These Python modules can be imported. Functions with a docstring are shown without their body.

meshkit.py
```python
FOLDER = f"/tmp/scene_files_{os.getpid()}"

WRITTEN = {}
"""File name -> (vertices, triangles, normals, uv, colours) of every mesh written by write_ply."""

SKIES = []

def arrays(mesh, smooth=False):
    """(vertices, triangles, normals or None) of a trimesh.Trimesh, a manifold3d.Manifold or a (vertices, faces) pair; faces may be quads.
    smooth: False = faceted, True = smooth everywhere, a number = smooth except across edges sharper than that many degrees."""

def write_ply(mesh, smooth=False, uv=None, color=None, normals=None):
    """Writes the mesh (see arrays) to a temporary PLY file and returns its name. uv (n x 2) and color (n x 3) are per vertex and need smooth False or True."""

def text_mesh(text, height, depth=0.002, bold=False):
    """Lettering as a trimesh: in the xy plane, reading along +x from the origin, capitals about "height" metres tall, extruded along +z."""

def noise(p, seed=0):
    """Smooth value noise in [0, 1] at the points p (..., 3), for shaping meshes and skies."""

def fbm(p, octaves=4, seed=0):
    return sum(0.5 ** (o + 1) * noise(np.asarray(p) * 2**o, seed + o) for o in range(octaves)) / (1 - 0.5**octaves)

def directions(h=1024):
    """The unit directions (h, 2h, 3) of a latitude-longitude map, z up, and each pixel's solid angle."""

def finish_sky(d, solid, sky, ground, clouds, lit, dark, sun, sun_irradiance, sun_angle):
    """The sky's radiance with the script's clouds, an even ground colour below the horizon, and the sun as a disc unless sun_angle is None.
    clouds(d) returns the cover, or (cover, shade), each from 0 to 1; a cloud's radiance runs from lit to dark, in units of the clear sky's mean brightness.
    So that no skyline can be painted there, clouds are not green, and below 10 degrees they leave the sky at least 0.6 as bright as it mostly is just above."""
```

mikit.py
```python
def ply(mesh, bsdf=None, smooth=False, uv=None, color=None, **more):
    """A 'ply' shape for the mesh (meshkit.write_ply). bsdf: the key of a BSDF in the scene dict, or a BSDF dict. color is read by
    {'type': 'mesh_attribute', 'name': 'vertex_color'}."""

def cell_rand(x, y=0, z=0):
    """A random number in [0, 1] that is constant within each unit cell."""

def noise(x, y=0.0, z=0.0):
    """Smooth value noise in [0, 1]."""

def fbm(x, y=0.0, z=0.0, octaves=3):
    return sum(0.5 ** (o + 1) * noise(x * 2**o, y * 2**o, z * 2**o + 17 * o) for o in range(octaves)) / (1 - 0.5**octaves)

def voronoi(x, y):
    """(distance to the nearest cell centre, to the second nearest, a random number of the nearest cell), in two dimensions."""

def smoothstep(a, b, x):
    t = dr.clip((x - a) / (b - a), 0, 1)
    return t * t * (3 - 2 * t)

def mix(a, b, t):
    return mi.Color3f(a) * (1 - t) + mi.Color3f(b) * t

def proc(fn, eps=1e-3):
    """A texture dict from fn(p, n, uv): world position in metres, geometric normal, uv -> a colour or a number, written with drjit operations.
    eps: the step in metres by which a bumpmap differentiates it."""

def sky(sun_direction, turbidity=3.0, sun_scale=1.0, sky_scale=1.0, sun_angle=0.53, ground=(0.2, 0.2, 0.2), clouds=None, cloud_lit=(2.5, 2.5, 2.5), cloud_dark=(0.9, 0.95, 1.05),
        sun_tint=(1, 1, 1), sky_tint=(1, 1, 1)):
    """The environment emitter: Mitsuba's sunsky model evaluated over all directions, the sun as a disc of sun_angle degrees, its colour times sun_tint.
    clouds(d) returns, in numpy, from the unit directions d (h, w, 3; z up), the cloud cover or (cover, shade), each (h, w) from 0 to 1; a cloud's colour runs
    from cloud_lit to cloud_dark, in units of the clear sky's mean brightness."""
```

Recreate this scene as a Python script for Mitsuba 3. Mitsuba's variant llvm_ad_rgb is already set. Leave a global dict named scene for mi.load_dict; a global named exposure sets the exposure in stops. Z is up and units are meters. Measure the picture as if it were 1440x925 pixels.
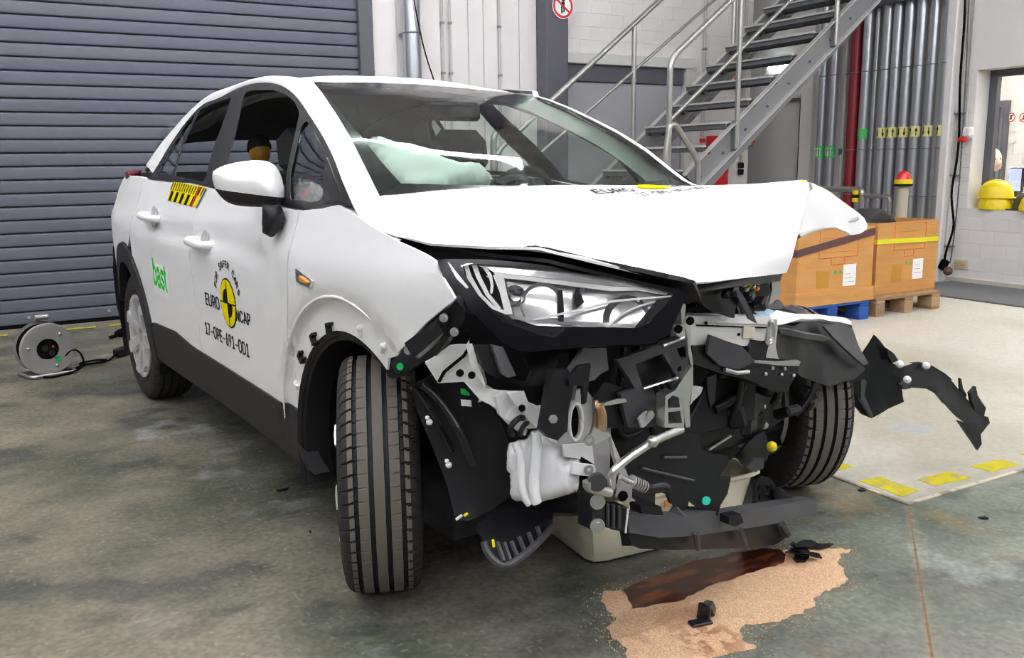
import math, random
import numpy as np, trimesh, shapely
import shapely.geometry as sg
import mitsuba as mi, drjit as dr
import mikit
from mikit import ply, proc, noise, fbm, voronoi, cell_rand, smoothstep, mix
from meshkit import text_mesh
from meshkit import noise as np_noise
from scipy.interpolate import PchipInterpolator, CubicSpline

TF = mi.ScalarTransform4f
scene, labels = {'type': 'scene'}, {}
# ---------------------------------------------------------------- camera, light, exposure
exposure = 1.35
_yaw, _pit, _rol = math.radians(60.883), math.radians(10.5916), math.radians(-.7468)
_eye = np.array([-1.5988, -2.3117, 1.1709])
_fw = np.array([math.cos(_yaw) * math.cos(_pit), math.sin(_yaw) * math.cos(_pit), -math.sin(_pit)])
_rt = np.array([math.sin(_yaw), -math.cos(_yaw), 0]); _up = np.cross(_rt, _fw)
_up = -_rt * math.sin(_rol) + _up * math.cos(_rol)
scene['camera'] = {'type': 'perspective', 'fov_axis': 'x', 'fov': math.degrees(2 * math.atan(720 / 1254.65)), 'near_clip': .05, 'far_clip': 60.,
                   'to_world': TF().look_at(origin=_eye.tolist(), target=(_eye + _fw).tolist(), up=_up.tolist())}
LAMP = 17.0            # radiance of the hall's ceiling lamps
LAMP_COLOUR = (.98, .98, 1.0)
CEIL = 4.6
# rows of tube lamps hung end to end along x: (x, y, length)
LAMPS = [(x, y, 1.52) for y in (-6.9, -4.45, -2.0, .45) for x in np.arange(-5.9, 5.6, 1.6)] + [(x, 3.27, 1.52) for x in np.arange(-6.22, 2.2, 1.6)]

# ---------------------------------------------------------------- materials
def rgb(*c): return {'type': 'rgb', 'value': list(c)}
def prin(name, c, rough=.5, metal=0., spec=.5, coat=0., **k):
    b = {'type': 'principled', 'base_color': rgb(*c) if isinstance(c, tuple) else c, 'roughness': rough, 'metallic': metal, 'specular': spec, **k}
    if coat: b['clearcoat'] = coat; b['clearcoat_gloss'] = .97
    scene['m_' + name] = {'type': 'twosided', 'b': b}
    return 'm_' + name
def plain(name, c):
    scene['m_' + name] = {'type': 'twosided', 'b': {'type': 'diffuse', 'reflectance': rgb(*c) if isinstance(c, tuple) else c}}
    return 'm_' + name
PAINT = prin('paint', (.79, .79, .80), .28, spec=.5, coat=1.)
PAINTIN = prin('paint_inside', (.72, .72, .72), .45)
BLACK = prin('black_plastic', (.009, .009, .011), .38, spec=.3)
CLAD = prin('cladding', (.021, .020, .022), .5, spec=.3)
GLOSS = prin('gloss_black', (.004, .004, .006), .12, spec=.22)
TRIM = prin('window_trim', (.013, .012, .014), .35, spec=.3)
DARK = prin('dark_interior', (.014, .014, .016), .7, spec=.3)
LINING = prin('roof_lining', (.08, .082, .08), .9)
PILLAR = prin('pillar_lining', (.50, .51, .49), .8)
RUBBER = prin('rubber', (.028, .027, .027), .6)
SEAL = plain('seal', (.006, .006, .006))
ALU = prin('aluminium', (.72, .71, .70), .32, metal=1.)
STEEL = prin('bare_steel', (.55, .54, .53), .38, metal=.9)
CHROME = prin('chrome', (.90, .90, .91), .08, metal=1.)
WHITEP = prin('white_plastic', (.78, .78, .77), .4)
ZINC = prin('zinc', (.47, .49, .53), .30, metal=.8)
GALV = prin('galvanised', (.22, .225, .235), .5, metal=.5)
YELLOW = prin('yellow_plastic', (.80, .62, .01), .35)
YSTICK = plain('yellow_sticker', (.85, .72, .01))
INK = plain('black_ink', (.02, .02, .02))
REDP = prin('red', (.60, .02, .02), .35)
BLUEINK = plain('blue_ink', (.05, .12, .55))
GREENP = plain('green_mark', (.02, .45, .12))
GREENS = plain('green_print', (.03, .55, .07))
WHITES = plain('white_sticker', (.85, .85, .85))
scene['m_rear_glass'] = {'type': 'thindielectric', 'int_ior': 1.5, 'specular_transmittance': rgb(.75, .80, .80)}
scene['m_glass'] = {'type': 'thindielectric', 'int_ior': 1.5, 'specular_transmittance': rgb(.80, .93, .86)}
scene['m_tint'] = {'type': 'thindielectric', 'int_ior': 1.5, 'specular_transmittance': rgb(.42, .47, .47)}
scene['m_lens'] = {'type': 'thindielectric', 'int_ior': 1.5}
GLASS, TINT, LENS = 'm_glass', 'm_tint', 'm_lens'

# ---------------------------------------------------------------- helpers
def key_of(k):
    if k not in scene: return k
    i = 1
    while f'{k}_{i:03d}' in scene: i += 1
    return f'{k}_{i:03d}'
def tag(k, label=None, cat=None, group=None, kind=None):
    labels[k] = {a: b for a, b in (('label', label), ('category', cat), ('group', group), ('kind', kind)) if b}
def add(k, mesh, mat, sm=False, tw=None, **more):
    k = key_of(k)
    scene[k] = ply(mesh, mat, smooth=sm, **more)
    if tw is not None: scene[k]['to_world'] = tw
    return k
def copy(k, src, tw, mat=None):
    k = key_of(k); scene[k] = {**scene[src], 'to_world': tw}
    if mat: scene[k]['bsdf'] = {'type': 'ref', 'id': mat}
    return k
RY = -84.19
TC = TF().rotate([0, 0, 1], RY)
def C(part, mesh, mat, sm=False, label=None):
    k = add('car__' + part, mesh, mat, sm, TC)
    if label: labels[k] = {'label': label}
    return k
def cat(ms): return trimesh.util.concatenate([m if isinstance(m, trimesh.Trimesh) else trimesh.Trimesh(*m, process=False) for m in ms])
def box(c, s, rz=0, bev=0.):
    s = np.array(s, float) / 2
    if bev <= 0:
        m = trimesh.creation.box(s * 2)
    else:
        b = min(bev, s.min() * .9); P = []
        for sx in (-1, 1):
            for sy in (-1, 1):
                for sz in (-1, 1):
                    g = np.array([sx, sy, sz]) * s
                    for a in range(3):
                        d = np.array([sx, sy, sz]) * b; d[a] = 0; P.append(g - d)
        m = trimesh.Trimesh(P).convex_hull
    if rz: m.apply_transform(trimesh.transformations.rotation_matrix(math.radians(rz), [0, 0, 1]))
    m.apply_translation(c); return m
def bx(x0, x1, y0, y1, z0, z1, bev=0.): return box(((x0 + x1) / 2, (y0 + y1) / 2, (z0 + z1) / 2), (x1 - x0, y1 - y0, z1 - z0), 0, bev)
def rotm(m, deg, axis, pt=(0, 0, 0)):
    m.apply_transform(trimesh.transformations.rotation_matrix(math.radians(deg), axis, pt)); return m
def frames(p):
    p = np.asarray(p, float); t = np.gradient(p, axis=0); t /= np.linalg.norm(t, axis=1, keepdims=True) + 1e-12
    a = np.cross(t[0], [0, 0, 1.] if abs(t[0][2]) < .9 else [1., 0, 0]); a /= np.linalg.norm(a); A = []
    for i in range(len(p)):
        a = a - t[i] * (a @ t[i]); a /= np.linalg.norm(a) + 1e-12; A.append(a)
    A = np.array(A); return t, A, np.cross(t, A)
def tube(p, r, n=10, cap=True):
    p = np.asarray(p, float); t, A, B = frames(p)
    r = np.broadcast_to(np.asarray(r, float), (len(p),)); an = np.arange(n) * 2 * np.pi / n
    v = p[:, None] + r[:, None, None] * (np.cos(an)[None, :, None] * A[:, None] + np.sin(an)[None, :, None] * B[:, None])
    v = v.reshape(-1, 3); f = []
    for i in range(len(p) - 1):
        for j in range(n):
            a, b = i * n + j, i * n + (j + 1) % n; c, d = a + n, b + n
            f += [[a, b, d], [a, d, c]]
    if cap:
        L = len(v); v = np.vstack([v, p[0], p[-1]]); e = (len(p) - 1) * n
        for j in range(n):
            f += [[L, (j + 1) % n, j], [L + 1, e + j, e + (j + 1) % n]]
    return trimesh.Trimesh(v, f, process=False)
def bend(pts, r=.06, n=6):
    """a polyline with its corners rounded"""
    pts = [np.array(q, float) for q in pts]; out = [pts[0]]
    for a, b, c in zip(pts, pts[1:], pts[2:]):
        l = min(r, .45 * np.linalg.norm(b - a), .45 * np.linalg.norm(c - b))
        p, q = b + (a - b) / np.linalg.norm(a - b) * l, b + (c - b) / np.linalg.norm(c - b) * l
        for s in np.linspace(0, 1, n): out.append((1 - s) ** 2 * p + 2 * s * (1 - s) * b + s * s * q)
    out.append(pts[-1]); return np.array(out)
def spline(pts, n=40):
    pts = np.asarray(pts, float); d = np.r_[0, np.cumsum(np.linalg.norm(np.diff(pts, axis=0), axis=1))]
    return CubicSpline(d, pts)(np.linspace(0, d[-1], n))
def resample(pts, n):
    pts = np.asarray(pts, float); d = np.r_[0, np.cumsum(np.linalg.norm(np.diff(pts, axis=0), axis=1))]
    s = np.linspace(0, d[-1], n); return np.stack([np.interp(s, d, pts[:, k]) for k in range(pts.shape[1])], -1)
def rod(a, b, r, n=10): return tube([a, b], r, n)
def gridmesh(G, closed=False):
    G = np.asarray(G, float); r, c = G.shape[:2]; f = []
    for i in range(r - 1):
        for j in range(c - (0 if closed else 1)):
            a, b = i * c + j, i * c + (j + 1) % c; f += [[a, b, b + c], [a, b + c, a + c]]
    return trimesh.Trimesh(G.reshape(-1, 3), f, process=False)
def shell(m, th):
    """gives an open sheet a thickness along its vertex normals"""
    m.merge_vertices(); n = m.vertex_normals; v = np.vstack([m.vertices, m.vertices - n * th]); L = len(m.vertices)
    f = [m.faces, m.faces[:, ::-1] + L]
    e = np.sort(m.edges, axis=1); u, i, c = np.unique(e, axis=0, return_index=True, return_counts=True)
    o = m.edges[i[c == 1]]
    f.append(np.stack([o[:, 1], o[:, 0], o[:, 0] + L], 1)); f.append(np.stack([o[:, 1], o[:, 0] + L, o[:, 1] + L], 1))
    return trimesh.Trimesh(v, np.vstack(f), process=False)
def gridclip(poly, h):
    """triangulates a 2-D polygon on a square grid of step h"""
    x0, y0, x1, y1 = poly.bounds
    nx, ny = max(1, math.ceil((x1 - x0) / h)), max(1, math.ceil((y1 - y0) / h))
    xs, ys = np.linspace(x0, x1, nx + 1), np.linspace(y0, y1, ny + 1)
    I, J = np.meshgrid(np.arange(nx), np.arange(ny), indexing='ij'); I, J = I.ravel(), J.ravel()
    cells = shapely.box(xs[I], ys[J], xs[I + 1], ys[J + 1]); shapely.prepare(poly)
    inside = shapely.contains(poly, cells); touch = shapely.intersects(poly, cells) & ~inside
    V, Fc = [], []
    for a in np.nonzero(inside)[0]:
        i, j = I[a], J[a]; k = len(V)
        V += [(xs[i], ys[j]), (xs[i + 1], ys[j]), (xs[i + 1], ys[j + 1]), (xs[i], ys[j + 1])]
        Fc += [(k, k + 1, k + 2), (k, k + 2, k + 3)]
    for g in shapely.intersection(cells[touch], poly):
        for q in getattr(g, 'geoms', [g]):
            if q.geom_type != 'Polygon' or q.area < 1e-9: continue
            q = sg.polygon.orient(q)
            v, f = trimesh.creation.triangulate_polygon(q, engine='earcut'); k = len(V)
            V += [tuple(t) for t in v]; Fc += [tuple(t + k) for t in np.asarray(f)]
    V = np.array(V); Fc = np.array(Fc)
    _, idx, inv = np.unique(np.round(V, 6), axis=0, return_index=True, return_inverse=True)
    V, Fc = V[idx], inv.ravel()[Fc]
    Fc = Fc[(Fc[:, 0] != Fc[:, 1]) & (Fc[:, 1] != Fc[:, 2]) & (Fc[:, 0] != Fc[:, 2])]
    a, b, c = V[Fc[:, 0]], V[Fc[:, 1]], V[Fc[:, 2]]
    s = (b[:, 0] - a[:, 0]) * (c[:, 1] - a[:, 1]) - (b[:, 1] - a[:, 1]) * (c[:, 0] - a[:, 0])
    Fc[s < 0] = Fc[s < 0][:, ::-1]
    return V, Fc
def plane_of(P):
    P = np.asarray(P, float); c = P.mean(0); _, _, vt = np.linalg.svd(P - c); return c, vt[0], vt[1], vt[2]
def sheet(P, th=.004, h=.03, holes=(), noise_amp=0., seed=0, toward=None, fine=None):
    """a bent sheet with the 3-D outline P (and holes), thickness th; follows the outline's own warp"""
    P = np.asarray(P, float); c, a, b, n = plane_of(P)
    if toward is not None and n @ (np.asarray(toward, float) - c) < 0: n = -n; b = -b
    if toward is None and n @ np.array([.76, -.65, .1]) < 0: n = -n; b = -b
    to2 = lambda Q: np.stack([(np.asarray(Q, float) - c) @ a, (np.asarray(Q, float) - c) @ b], -1)
    q = to2(P); poly = sg.Polygon(q).buffer(0)
    for H in holes: poly = poly.difference(sg.Polygon(to2(H)).buffer(0))
    polys = [g for g in getattr(poly, 'geoms', [poly])]; out = []
    R = resample(np.vstack([P, P[:1]]), 80); rq, rw = to2(R), (R - c) @ n
    for g in polys:
        V, Fc = gridclip(g, h)
        d = ((V[:, None] - rq[None]) ** 2).sum(-1) + 1e-6; wt = 1 / d ** 1.2
        w = (wt * rw).sum(1) / wt.sum(1)
        p3 = c + V[:, :1] * a + V[:, 1:2] * b + w[:, None] * n
        if noise_amp: p3 = p3 + n * (noise_amp * (np_noise(p3 * 9 + 3, seed)[:, None] * 2 - 1))
        m = trimesh.Trimesh(p3, Fc, process=False)
        if np.dot(np.cross(a, b), n) < 0: m.faces = m.faces[:, ::-1]
        out.append(shell(m, th))
    return cat(out)
def pillow(P, front=.05, back=.05, r=.05, h=.012, n=None):
    """an inflated body with the 3-D outline P, swelling along its plane's normal"""
    P = np.asarray(P, float); c, a, b, nn = plane_of(P)
    if nn @ np.array([.76, -.65, .1]) < 0: nn = -nn
    if np.dot(np.cross(a, b), nn) < 0: b = -b
    q = np.stack([(P - c) @ a, (P - c) @ b], -1); poly = sg.Polygon(q).buffer(0)
    if poly.geom_type != 'Polygon': poly = max(poly.geoms, key=lambda g: g.area)
    V, Fc = gridclip(poly, h); d = shapely.distance(poly.exterior, shapely.points(V))
    t = np.clip(d / r, 0, 1); s = np.sqrt(np.maximum(0, 1 - (1 - t) ** 2))
    base = c + V[:, :1] * a + V[:, 1:2] * b
    m = cat([trimesh.Trimesh(base + nn * (front * s)[:, None], Fc, process=False), trimesh.Trimesh(base - nn * (back * s)[:, None], Fc[:, ::-1], process=False)])
    m.merge_vertices(); return m
def prism(P2, z0, z1):
    m = trimesh.creation.extrude_polygon(sg.Polygon(P2), z1 - z0, engine='earcut'); m.apply_translation((0, 0, z0)); return m
def extrude(P, vec):
    """a straight prism from the planar 3-D outline P along vec"""
    P = np.asarray(P, float); c, a, b, n = plane_of(P); q = np.stack([(P - c) @ a, (P - c) @ b], -1)
    V, Fc = trimesh.creation.triangulate_polygon(sg.Polygon(q).buffer(0), engine='earcut')
    top = c + V[:, :1] * a + V[:, 1:2] * b; L = len(V); vec = np.asarray(vec, float)
    m = trimesh.Trimesh(top, Fc, process=False); e = np.sort(m.edges, axis=1)
    u, i, k = np.unique(e, axis=0, return_index=True, return_counts=True); o = m.edges[i[k == 1]]
    f = np.vstack([Fc, np.asarray(Fc)[:, ::-1] + L, np.stack([o[:, 1], o[:, 0], o[:, 0] + L], 1), np.stack([o[:, 1], o[:, 0] + L, o[:, 1] + L], 1)])
    m = trimesh.Trimesh(np.vstack([top, top + vec]), f, process=False); m.fix_normals(); return m
def lathe(prof, n=48, axis='z'):
    m = trimesh.creation.revolve(np.asarray(prof, float), sections=n)
    if axis == 'y': rotm(m, -90, [1, 0, 0])
    if axis == 'x': rotm(m, 90, [0, 1, 0])
    return m
def ball(c, r, sub=2, s=(1, 1, 1)):
    m = trimesh.creation.icosphere(subdivisions=sub, radius=r); m.apply_scale(s); m.apply_translation(c); return m
def text(s, h, origin, right, up, depth=.001, bold=False, width=None, centre=False):
    """lettering standing at origin, reading along right"""
    m = text_mesh(s, h, depth, bold); v = m.vertices.copy()
    if width: v[:, 0] *= width / v[:, 0].max()
    if centre: v[:, 0] -= v[:, 0].max() / 2
    r, u = np.asarray(right, float), np.asarray(up, float); r = r / np.linalg.norm(r); u = u / np.linalg.norm(u)
    m.vertices = np.asarray(origin) + v[:, :1] * r + v[:, 1:2] * u + v[:, 2:] * np.cross(r, u); return m
def disc(c, n, r, th=.002, k=32, inner=0.):
    n = np.asarray(n, float) / np.linalg.norm(n); a = np.cross(n, [0, 0, 1] if abs(n[2]) < .9 else [1, 0, 0]); a /= np.linalg.norm(a); b = np.cross(n, a)
    an = np.linspace(0, 2 * np.pi, k, endpoint=False); o = sg.Polygon(np.stack([np.cos(an), np.sin(an)], -1) * r)
    if inner: o = o.difference(sg.Polygon(np.stack([np.cos(an), np.sin(an)], -1) * inner))
    m = trimesh.creation.extrude_polygon(o, th, engine='earcut'); v = m.vertices
    m.vertices = np.asarray(c) + v[:, :1] * a + v[:, 1:2] * b + v[:, 2:] * n; return m
# ================================================================ THE HALL (world frame: x along the shutter wall, y into it, z up)
def seg(p, a, b):
    """distance from p to the segment a-b on the floor"""
    ax, ay = a; bx_, by = b; dx, dy = bx_ - ax, by - ay; L = dx * dx + dy * dy
    t = dr.clip(((p.x - ax) * dx + (p.y - ay) * dy) / L, 0, 1)
    return dr.sqrt((p.x - ax - t * dx) ** 2 + (p.y - ay - t * dy) ** 2)
CRACK = [q[:2] for q in [(0.964,-.462,0),(0.627,-.746,0),(0.403,-.935,0),(0.102,-1.189,0)]]
def floor_colour(p, n, uv):
    a = fbm(p.x * 1.1, p.y * 1.3, 1., 4); b = fbm(p.x * 4.1 + 7, p.y * 4.8, 4., 4); c = noise(p.x * 90, p.y * 90, 3.)
    st = fbm(p.x * 3.0 + 20 + p.y * 1.2, p.y * 4.5, 9., 4)
    col = mix((.062, .074, .057), (.215, .206, .175), smoothstep(.25, .75, a * .55 + b * .45))
    left = smoothstep(-.1, -1.6, p.x)
    col = col * mix((1, 1, 1), (1.02, .90, .72), left * .8)
    col = mix(col, mi.Color3f(.035, .04, .036), smoothstep(.52, .74, st) * .65)
    col = mix(col, mi.Color3f(.42, .44, .43), smoothstep(.66, .86, fbm(p.x * 4.3 + 3, p.y * 4.5 + 50, 2., 5)) * .35)
    orange = smoothstep(.60, .78, fbm(p.x * 3.5 + 90, p.y * 3.5 + 11, 5., 3)) * smoothstep(1.2, .1, dr.sqrt((p.x - .45) ** 2 + (p.y + .95) ** 2))
    col = mix(col, mi.Color3f(.36, .20, .09), orange * .7)
    crack = dr.minimum(seg(p, CRACK[0], CRACK[1]), dr.minimum(seg(p, CRACK[1], CRACK[2]), seg(p, CRACK[2], CRACK[3])))
    wob = crack + (noise(p.x * 60, p.y * 60, 1.) - .5) * .003
    col = mix(col, mi.Color3f(.16, .06, .025), smoothstep(.0045, .0015, wob))
    col = mix(col, mi.Color3f(.33, .24, .14), smoothstep(.025, .004, wob) * .2)
    green = smoothstep(.6, -1.2, p.y) * smoothstep(.3, .7, fbm(p.x * 1.7 + 5, p.y * 1.7, 3., 3))
    col = col * mix((1, 1, 1), (.84, 1.02, .90), green)
    spk = smoothstep(.86, .90, noise(p.x * 70, p.y * 70, 8.)) * .14
    return mix(col, mi.Color3f(.45, .44, .40), spk) * (.80 + .40 * c)
def slab_colour(p, n, uv):
    a = fbm(p.x * 1.1 + 40, p.y * 1.1, 2., 4); c = noise(p.x * 70, p.y * 70, 5.)
    col = mix((.36, .335, .265), (.47, .45, .385), smoothstep(.3, .7, a))
    d = dr.sqrt((p.x - 1.756) ** 2 + ((p.y - .12)) ** 2)
    col = mix(col, mi.Color3f(.33, .34, .34), smoothstep(.10, .09, d) * .7)
    near = smoothstep(.10, .0, dr.minimum(dr.abs(p.x - 1.0), dr.abs(p.y + .43)))
    return mix(col, mi.Color3f(.36, .35, .30), near * .45 * noise(p.x * 18, p.y * 18, 2.)) * (.93 + .14 * c)
scene['m_floor'] = {'type': 'principled', 'base_color': proc(floor_colour), 'roughness': .42, 'specular': .45}
scene['m_slab'] = {'type': 'principled', 'base_color': proc(slab_colour), 'roughness': .45, 'specular': .4}
WHITEW = plain('white_wall', (.74, .72, .72))
PANELW = prin('white_panel', (.70, .67, .67), .6)
MORTAR = plain('mortar', (.72, .70, .695))
BRICKS = [plain(f'painted_brick_{i}', c) for i, c in enumerate(((.76, .74, .735), (.745, .725, .72), (.775, .755, .745)))]
SHUT = [prin(f'shutter_{i}', c, .5) for i, c in enumerate(((.100, .107, .140), (.108, .114, .146), (.095, .102, .135)))]
JAMB = prin('jamb', (.085, .085, .105), .5)
DOORG = prin('grey_door', (.26, .26, .31), .5)
DOORL = prin('pale_door', (.62, .61, .61), .55)
CONDUIT = prin('conduit', (.46, .45, .44), .5)
YPAINT = plain('yellow_line', proc(lambda p, n, uv: mix((.50, .43, .035), (.36, .33, .14), smoothstep(.5, .72, fbm(p.x * 22, p.y * 22, 1., 4)))))
EDGE = plain('dirty_edge', proc(lambda p, n, uv: mix((.26, .23, .18), (.52, .47, .36), smoothstep(.42, .6, fbm(p.x * 16, p.y * 16, 4., 4)))))
def struct(k, m, mat, **kw):
    k = add(k, m, mat, **kw); labels[k] = {'kind': 'structure'}; return k
struct('floor', bx(-7.2, 7.2, -8.2, 7.2, -.12, 0), 'm_floor')
X0, Y0 = .992, -.436
struct('floor_001', cat([bx(X0, 6.15, Y0, 5.2, -.02, .004)]), 'm_slab')
struct('trim_1', bx(X0 - .012, X0 + .004, Y0, 5.2, -.02, .0045), EDGE); struct('trim_2', bx(X0 - .012, 6.15, Y0 - .012, Y0 + .004, -.02, .0045), EDGE)
rng = random.Random(3)
def paint_mark(P):
    P = np.array([q[:2] for q in P]); o = smoothed_noise(P)
    return prism(o, .0035, .0052)
def smoothed_noise(P):
    out = []
    for a, b in zip(P, np.roll(P, -1, 0)):
        for t in np.linspace(0, 1, 7)[:-1]: out.append(a * (1 - t) + b * t + np.array([rng.uniform(-.004, .004), rng.uniform(-.004, .004)]))
    return out
for P in ([(1.025,-.206,0.004),(1.126,-.215,0.004),(1.122,-.383,0.004),(1.023,-.395,0.004)], [(1.216,-.313,0.004),(1.388,-.31,0.004),(1.403,-.392,0.004),(1.215,-.39,0.004)], [(1.506,-.317,0.004),(1.679,-.326,0.004),(1.689,-.4,0.004),(1.52,-.4,0.004)], [(1.808,-.323,0.004),(1.992,-.352,0.004),(1.986,-.411,0.004),(1.804,-.392,0.004)], [(1.035, .12), (1.125, .12), (1.13, -.095), (1.04, -.09)]):
    add('floor_001__yellow_mark', paint_mark(P), YPAINT)
for x0, x1 in ((-3.4, -2.9), (-2.6, -2.15), (-1.95, -1.70), (-1.32, -1.12), (-1.03, -.80), (-.6, -.2), (.1, .5)):
    add('floor__yellow_mark', paint_mark([(x0, 4.89), (x1, 4.89), (x1, 4.955), (x0, 4.955)]), YPAINT)
# shell of the hall
CEILM = plain('ceiling_sheet', (.50, .50, .50))
struct('ceiling', bx(-7.4, 7.2, -8.4, 7.2, CEIL, CEIL + .1), CEILM)
for i, y in enumerate(np.arange(-7.6, 5.2, .8)): add('ceiling__rib', bx(-7.2, 6.15, y - .05, y + .05, CEIL - .10, CEIL + .01), CEILM)
DIMW = plain('grey_wall', (.16, .16, .17))
struct('wall_left', bx(-7.4, -7.2, -8.2, 5.5, -.1, CEIL), DIMW)
struct('wall_front', bx(-7.2, 6.3, -8.4, -8.2, -.1, CEIL), DIMW)
# back wall: shutter, white panels, column, door, brickwork
struct('wall_back', cat([bx(-7.2, -5.2, 5.22, 5.5, -.1, CEIL), bx(-5.2, 1.2, 5.22, 5.5, 3.2, CEIL), bx(1.2, 3.1, 5.22, 5.5, -.1, CEIL), bx(3.1, 4.75, 5.22, 5.5, 2.08, CEIL), bx(4.75, 5.62, 5.212, 5.5, -.1, CEIL), bx(3.1, 4.75, 5.212, 5.22, 2.1, CEIL)]), MORTAR)
for x0, x1 in ((1.25, 1.48), (1.66, 1.895), (2.0, 2.17), (2.178, 2.325), (2.333, 2.475), (2.495, 2.70), (2.708, 2.89)): add('wall_back__panel', bx(x0, x1, 5.2, 5.23, 0, CEIL, .004), PANELW)
brick = ply(box((0, 0, 0), (.2465, .014, .121), 0, .0015), None)
def bricks(holder, boxes, z0, rows, org, along, mats=BRICKS, skip=lambda u, z: False):
    """courses of bricks laid along a wall, one entry each"""
    for r in range(rows):
        z = z0 + r * .1245
        for u0, u1 in boxes:
            u = u0 - (.125 if r % 2 else 0)
            while u < u1:
                a, b = max(u, u0), min(u + .24, u1); c = (a + b) / 2
                if b - a > .03 and not skip(c, z):
                    k = key_of(holder + '__brick'); M = TF().translate(list(org(c, z)))
                    if along == 'y': M = M.rotate([0, 0, 1], 90)
                    if b - a < .235: M = M.scale([(b - a) / .24, 1, 1])
                    scene[k] = {**brick, 'bsdf': {'type': 'ref', 'id': mats[(int(c * 37) + r * 7) % 3]}, 'to_world': M}
                u += .25
bricks('wall_back', [(3.14, 5.62)], 2.265, 7, lambda u, z: (u, 5.2155, z), 'x')
bricks('wall_back', [(4.76, 5.60)], .77, 12, lambda u, z: (u, 5.2155, z), 'x')
# roller shutter
struct('door_1', bx(-5.2, 1.15, 5.24, 5.28, .03, 3.3), JAMB)
pitch, zb = .0970, .119 - .0970
slat = ply(trimesh.creation.extrude_polygon(sg.Polygon([(.012, 0), (0, .006), (-.004, .02), (-.004, .075), (0, .086), (.012, .0915), (.03, .0915), (.03, 0)]), 6.34, engine='earcut'), None, smooth=30)
MS = TF([[0, 0, 1, -5.2], [1, 0, 0, 5.2], [0, 1, 0, 0], [0, 0, 0, 1]])
for i in range(33):
    k = key_of('door_1__slat'); scene[k] = {**slat, 'bsdf': {'type': 'ref', 'id': SHUT[(i * 5) % 3]}, 'to_world': TF().translate([0, 0, zb + i * pitch]) @ MS}
add('door_1__bottom_seal', bx(-5.2, 1.12, 5.19, 5.23, 0, .025), SEAL)
for x in (-1.55, -1.0): add('door_1__bolt', rotm(lathe([(0, 0), (.012, 0), (.012, .01), (0, .012)], 10), 90, [1, 0, 0]).apply_translation((x, 5.196, .075)), STEEL)
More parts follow.
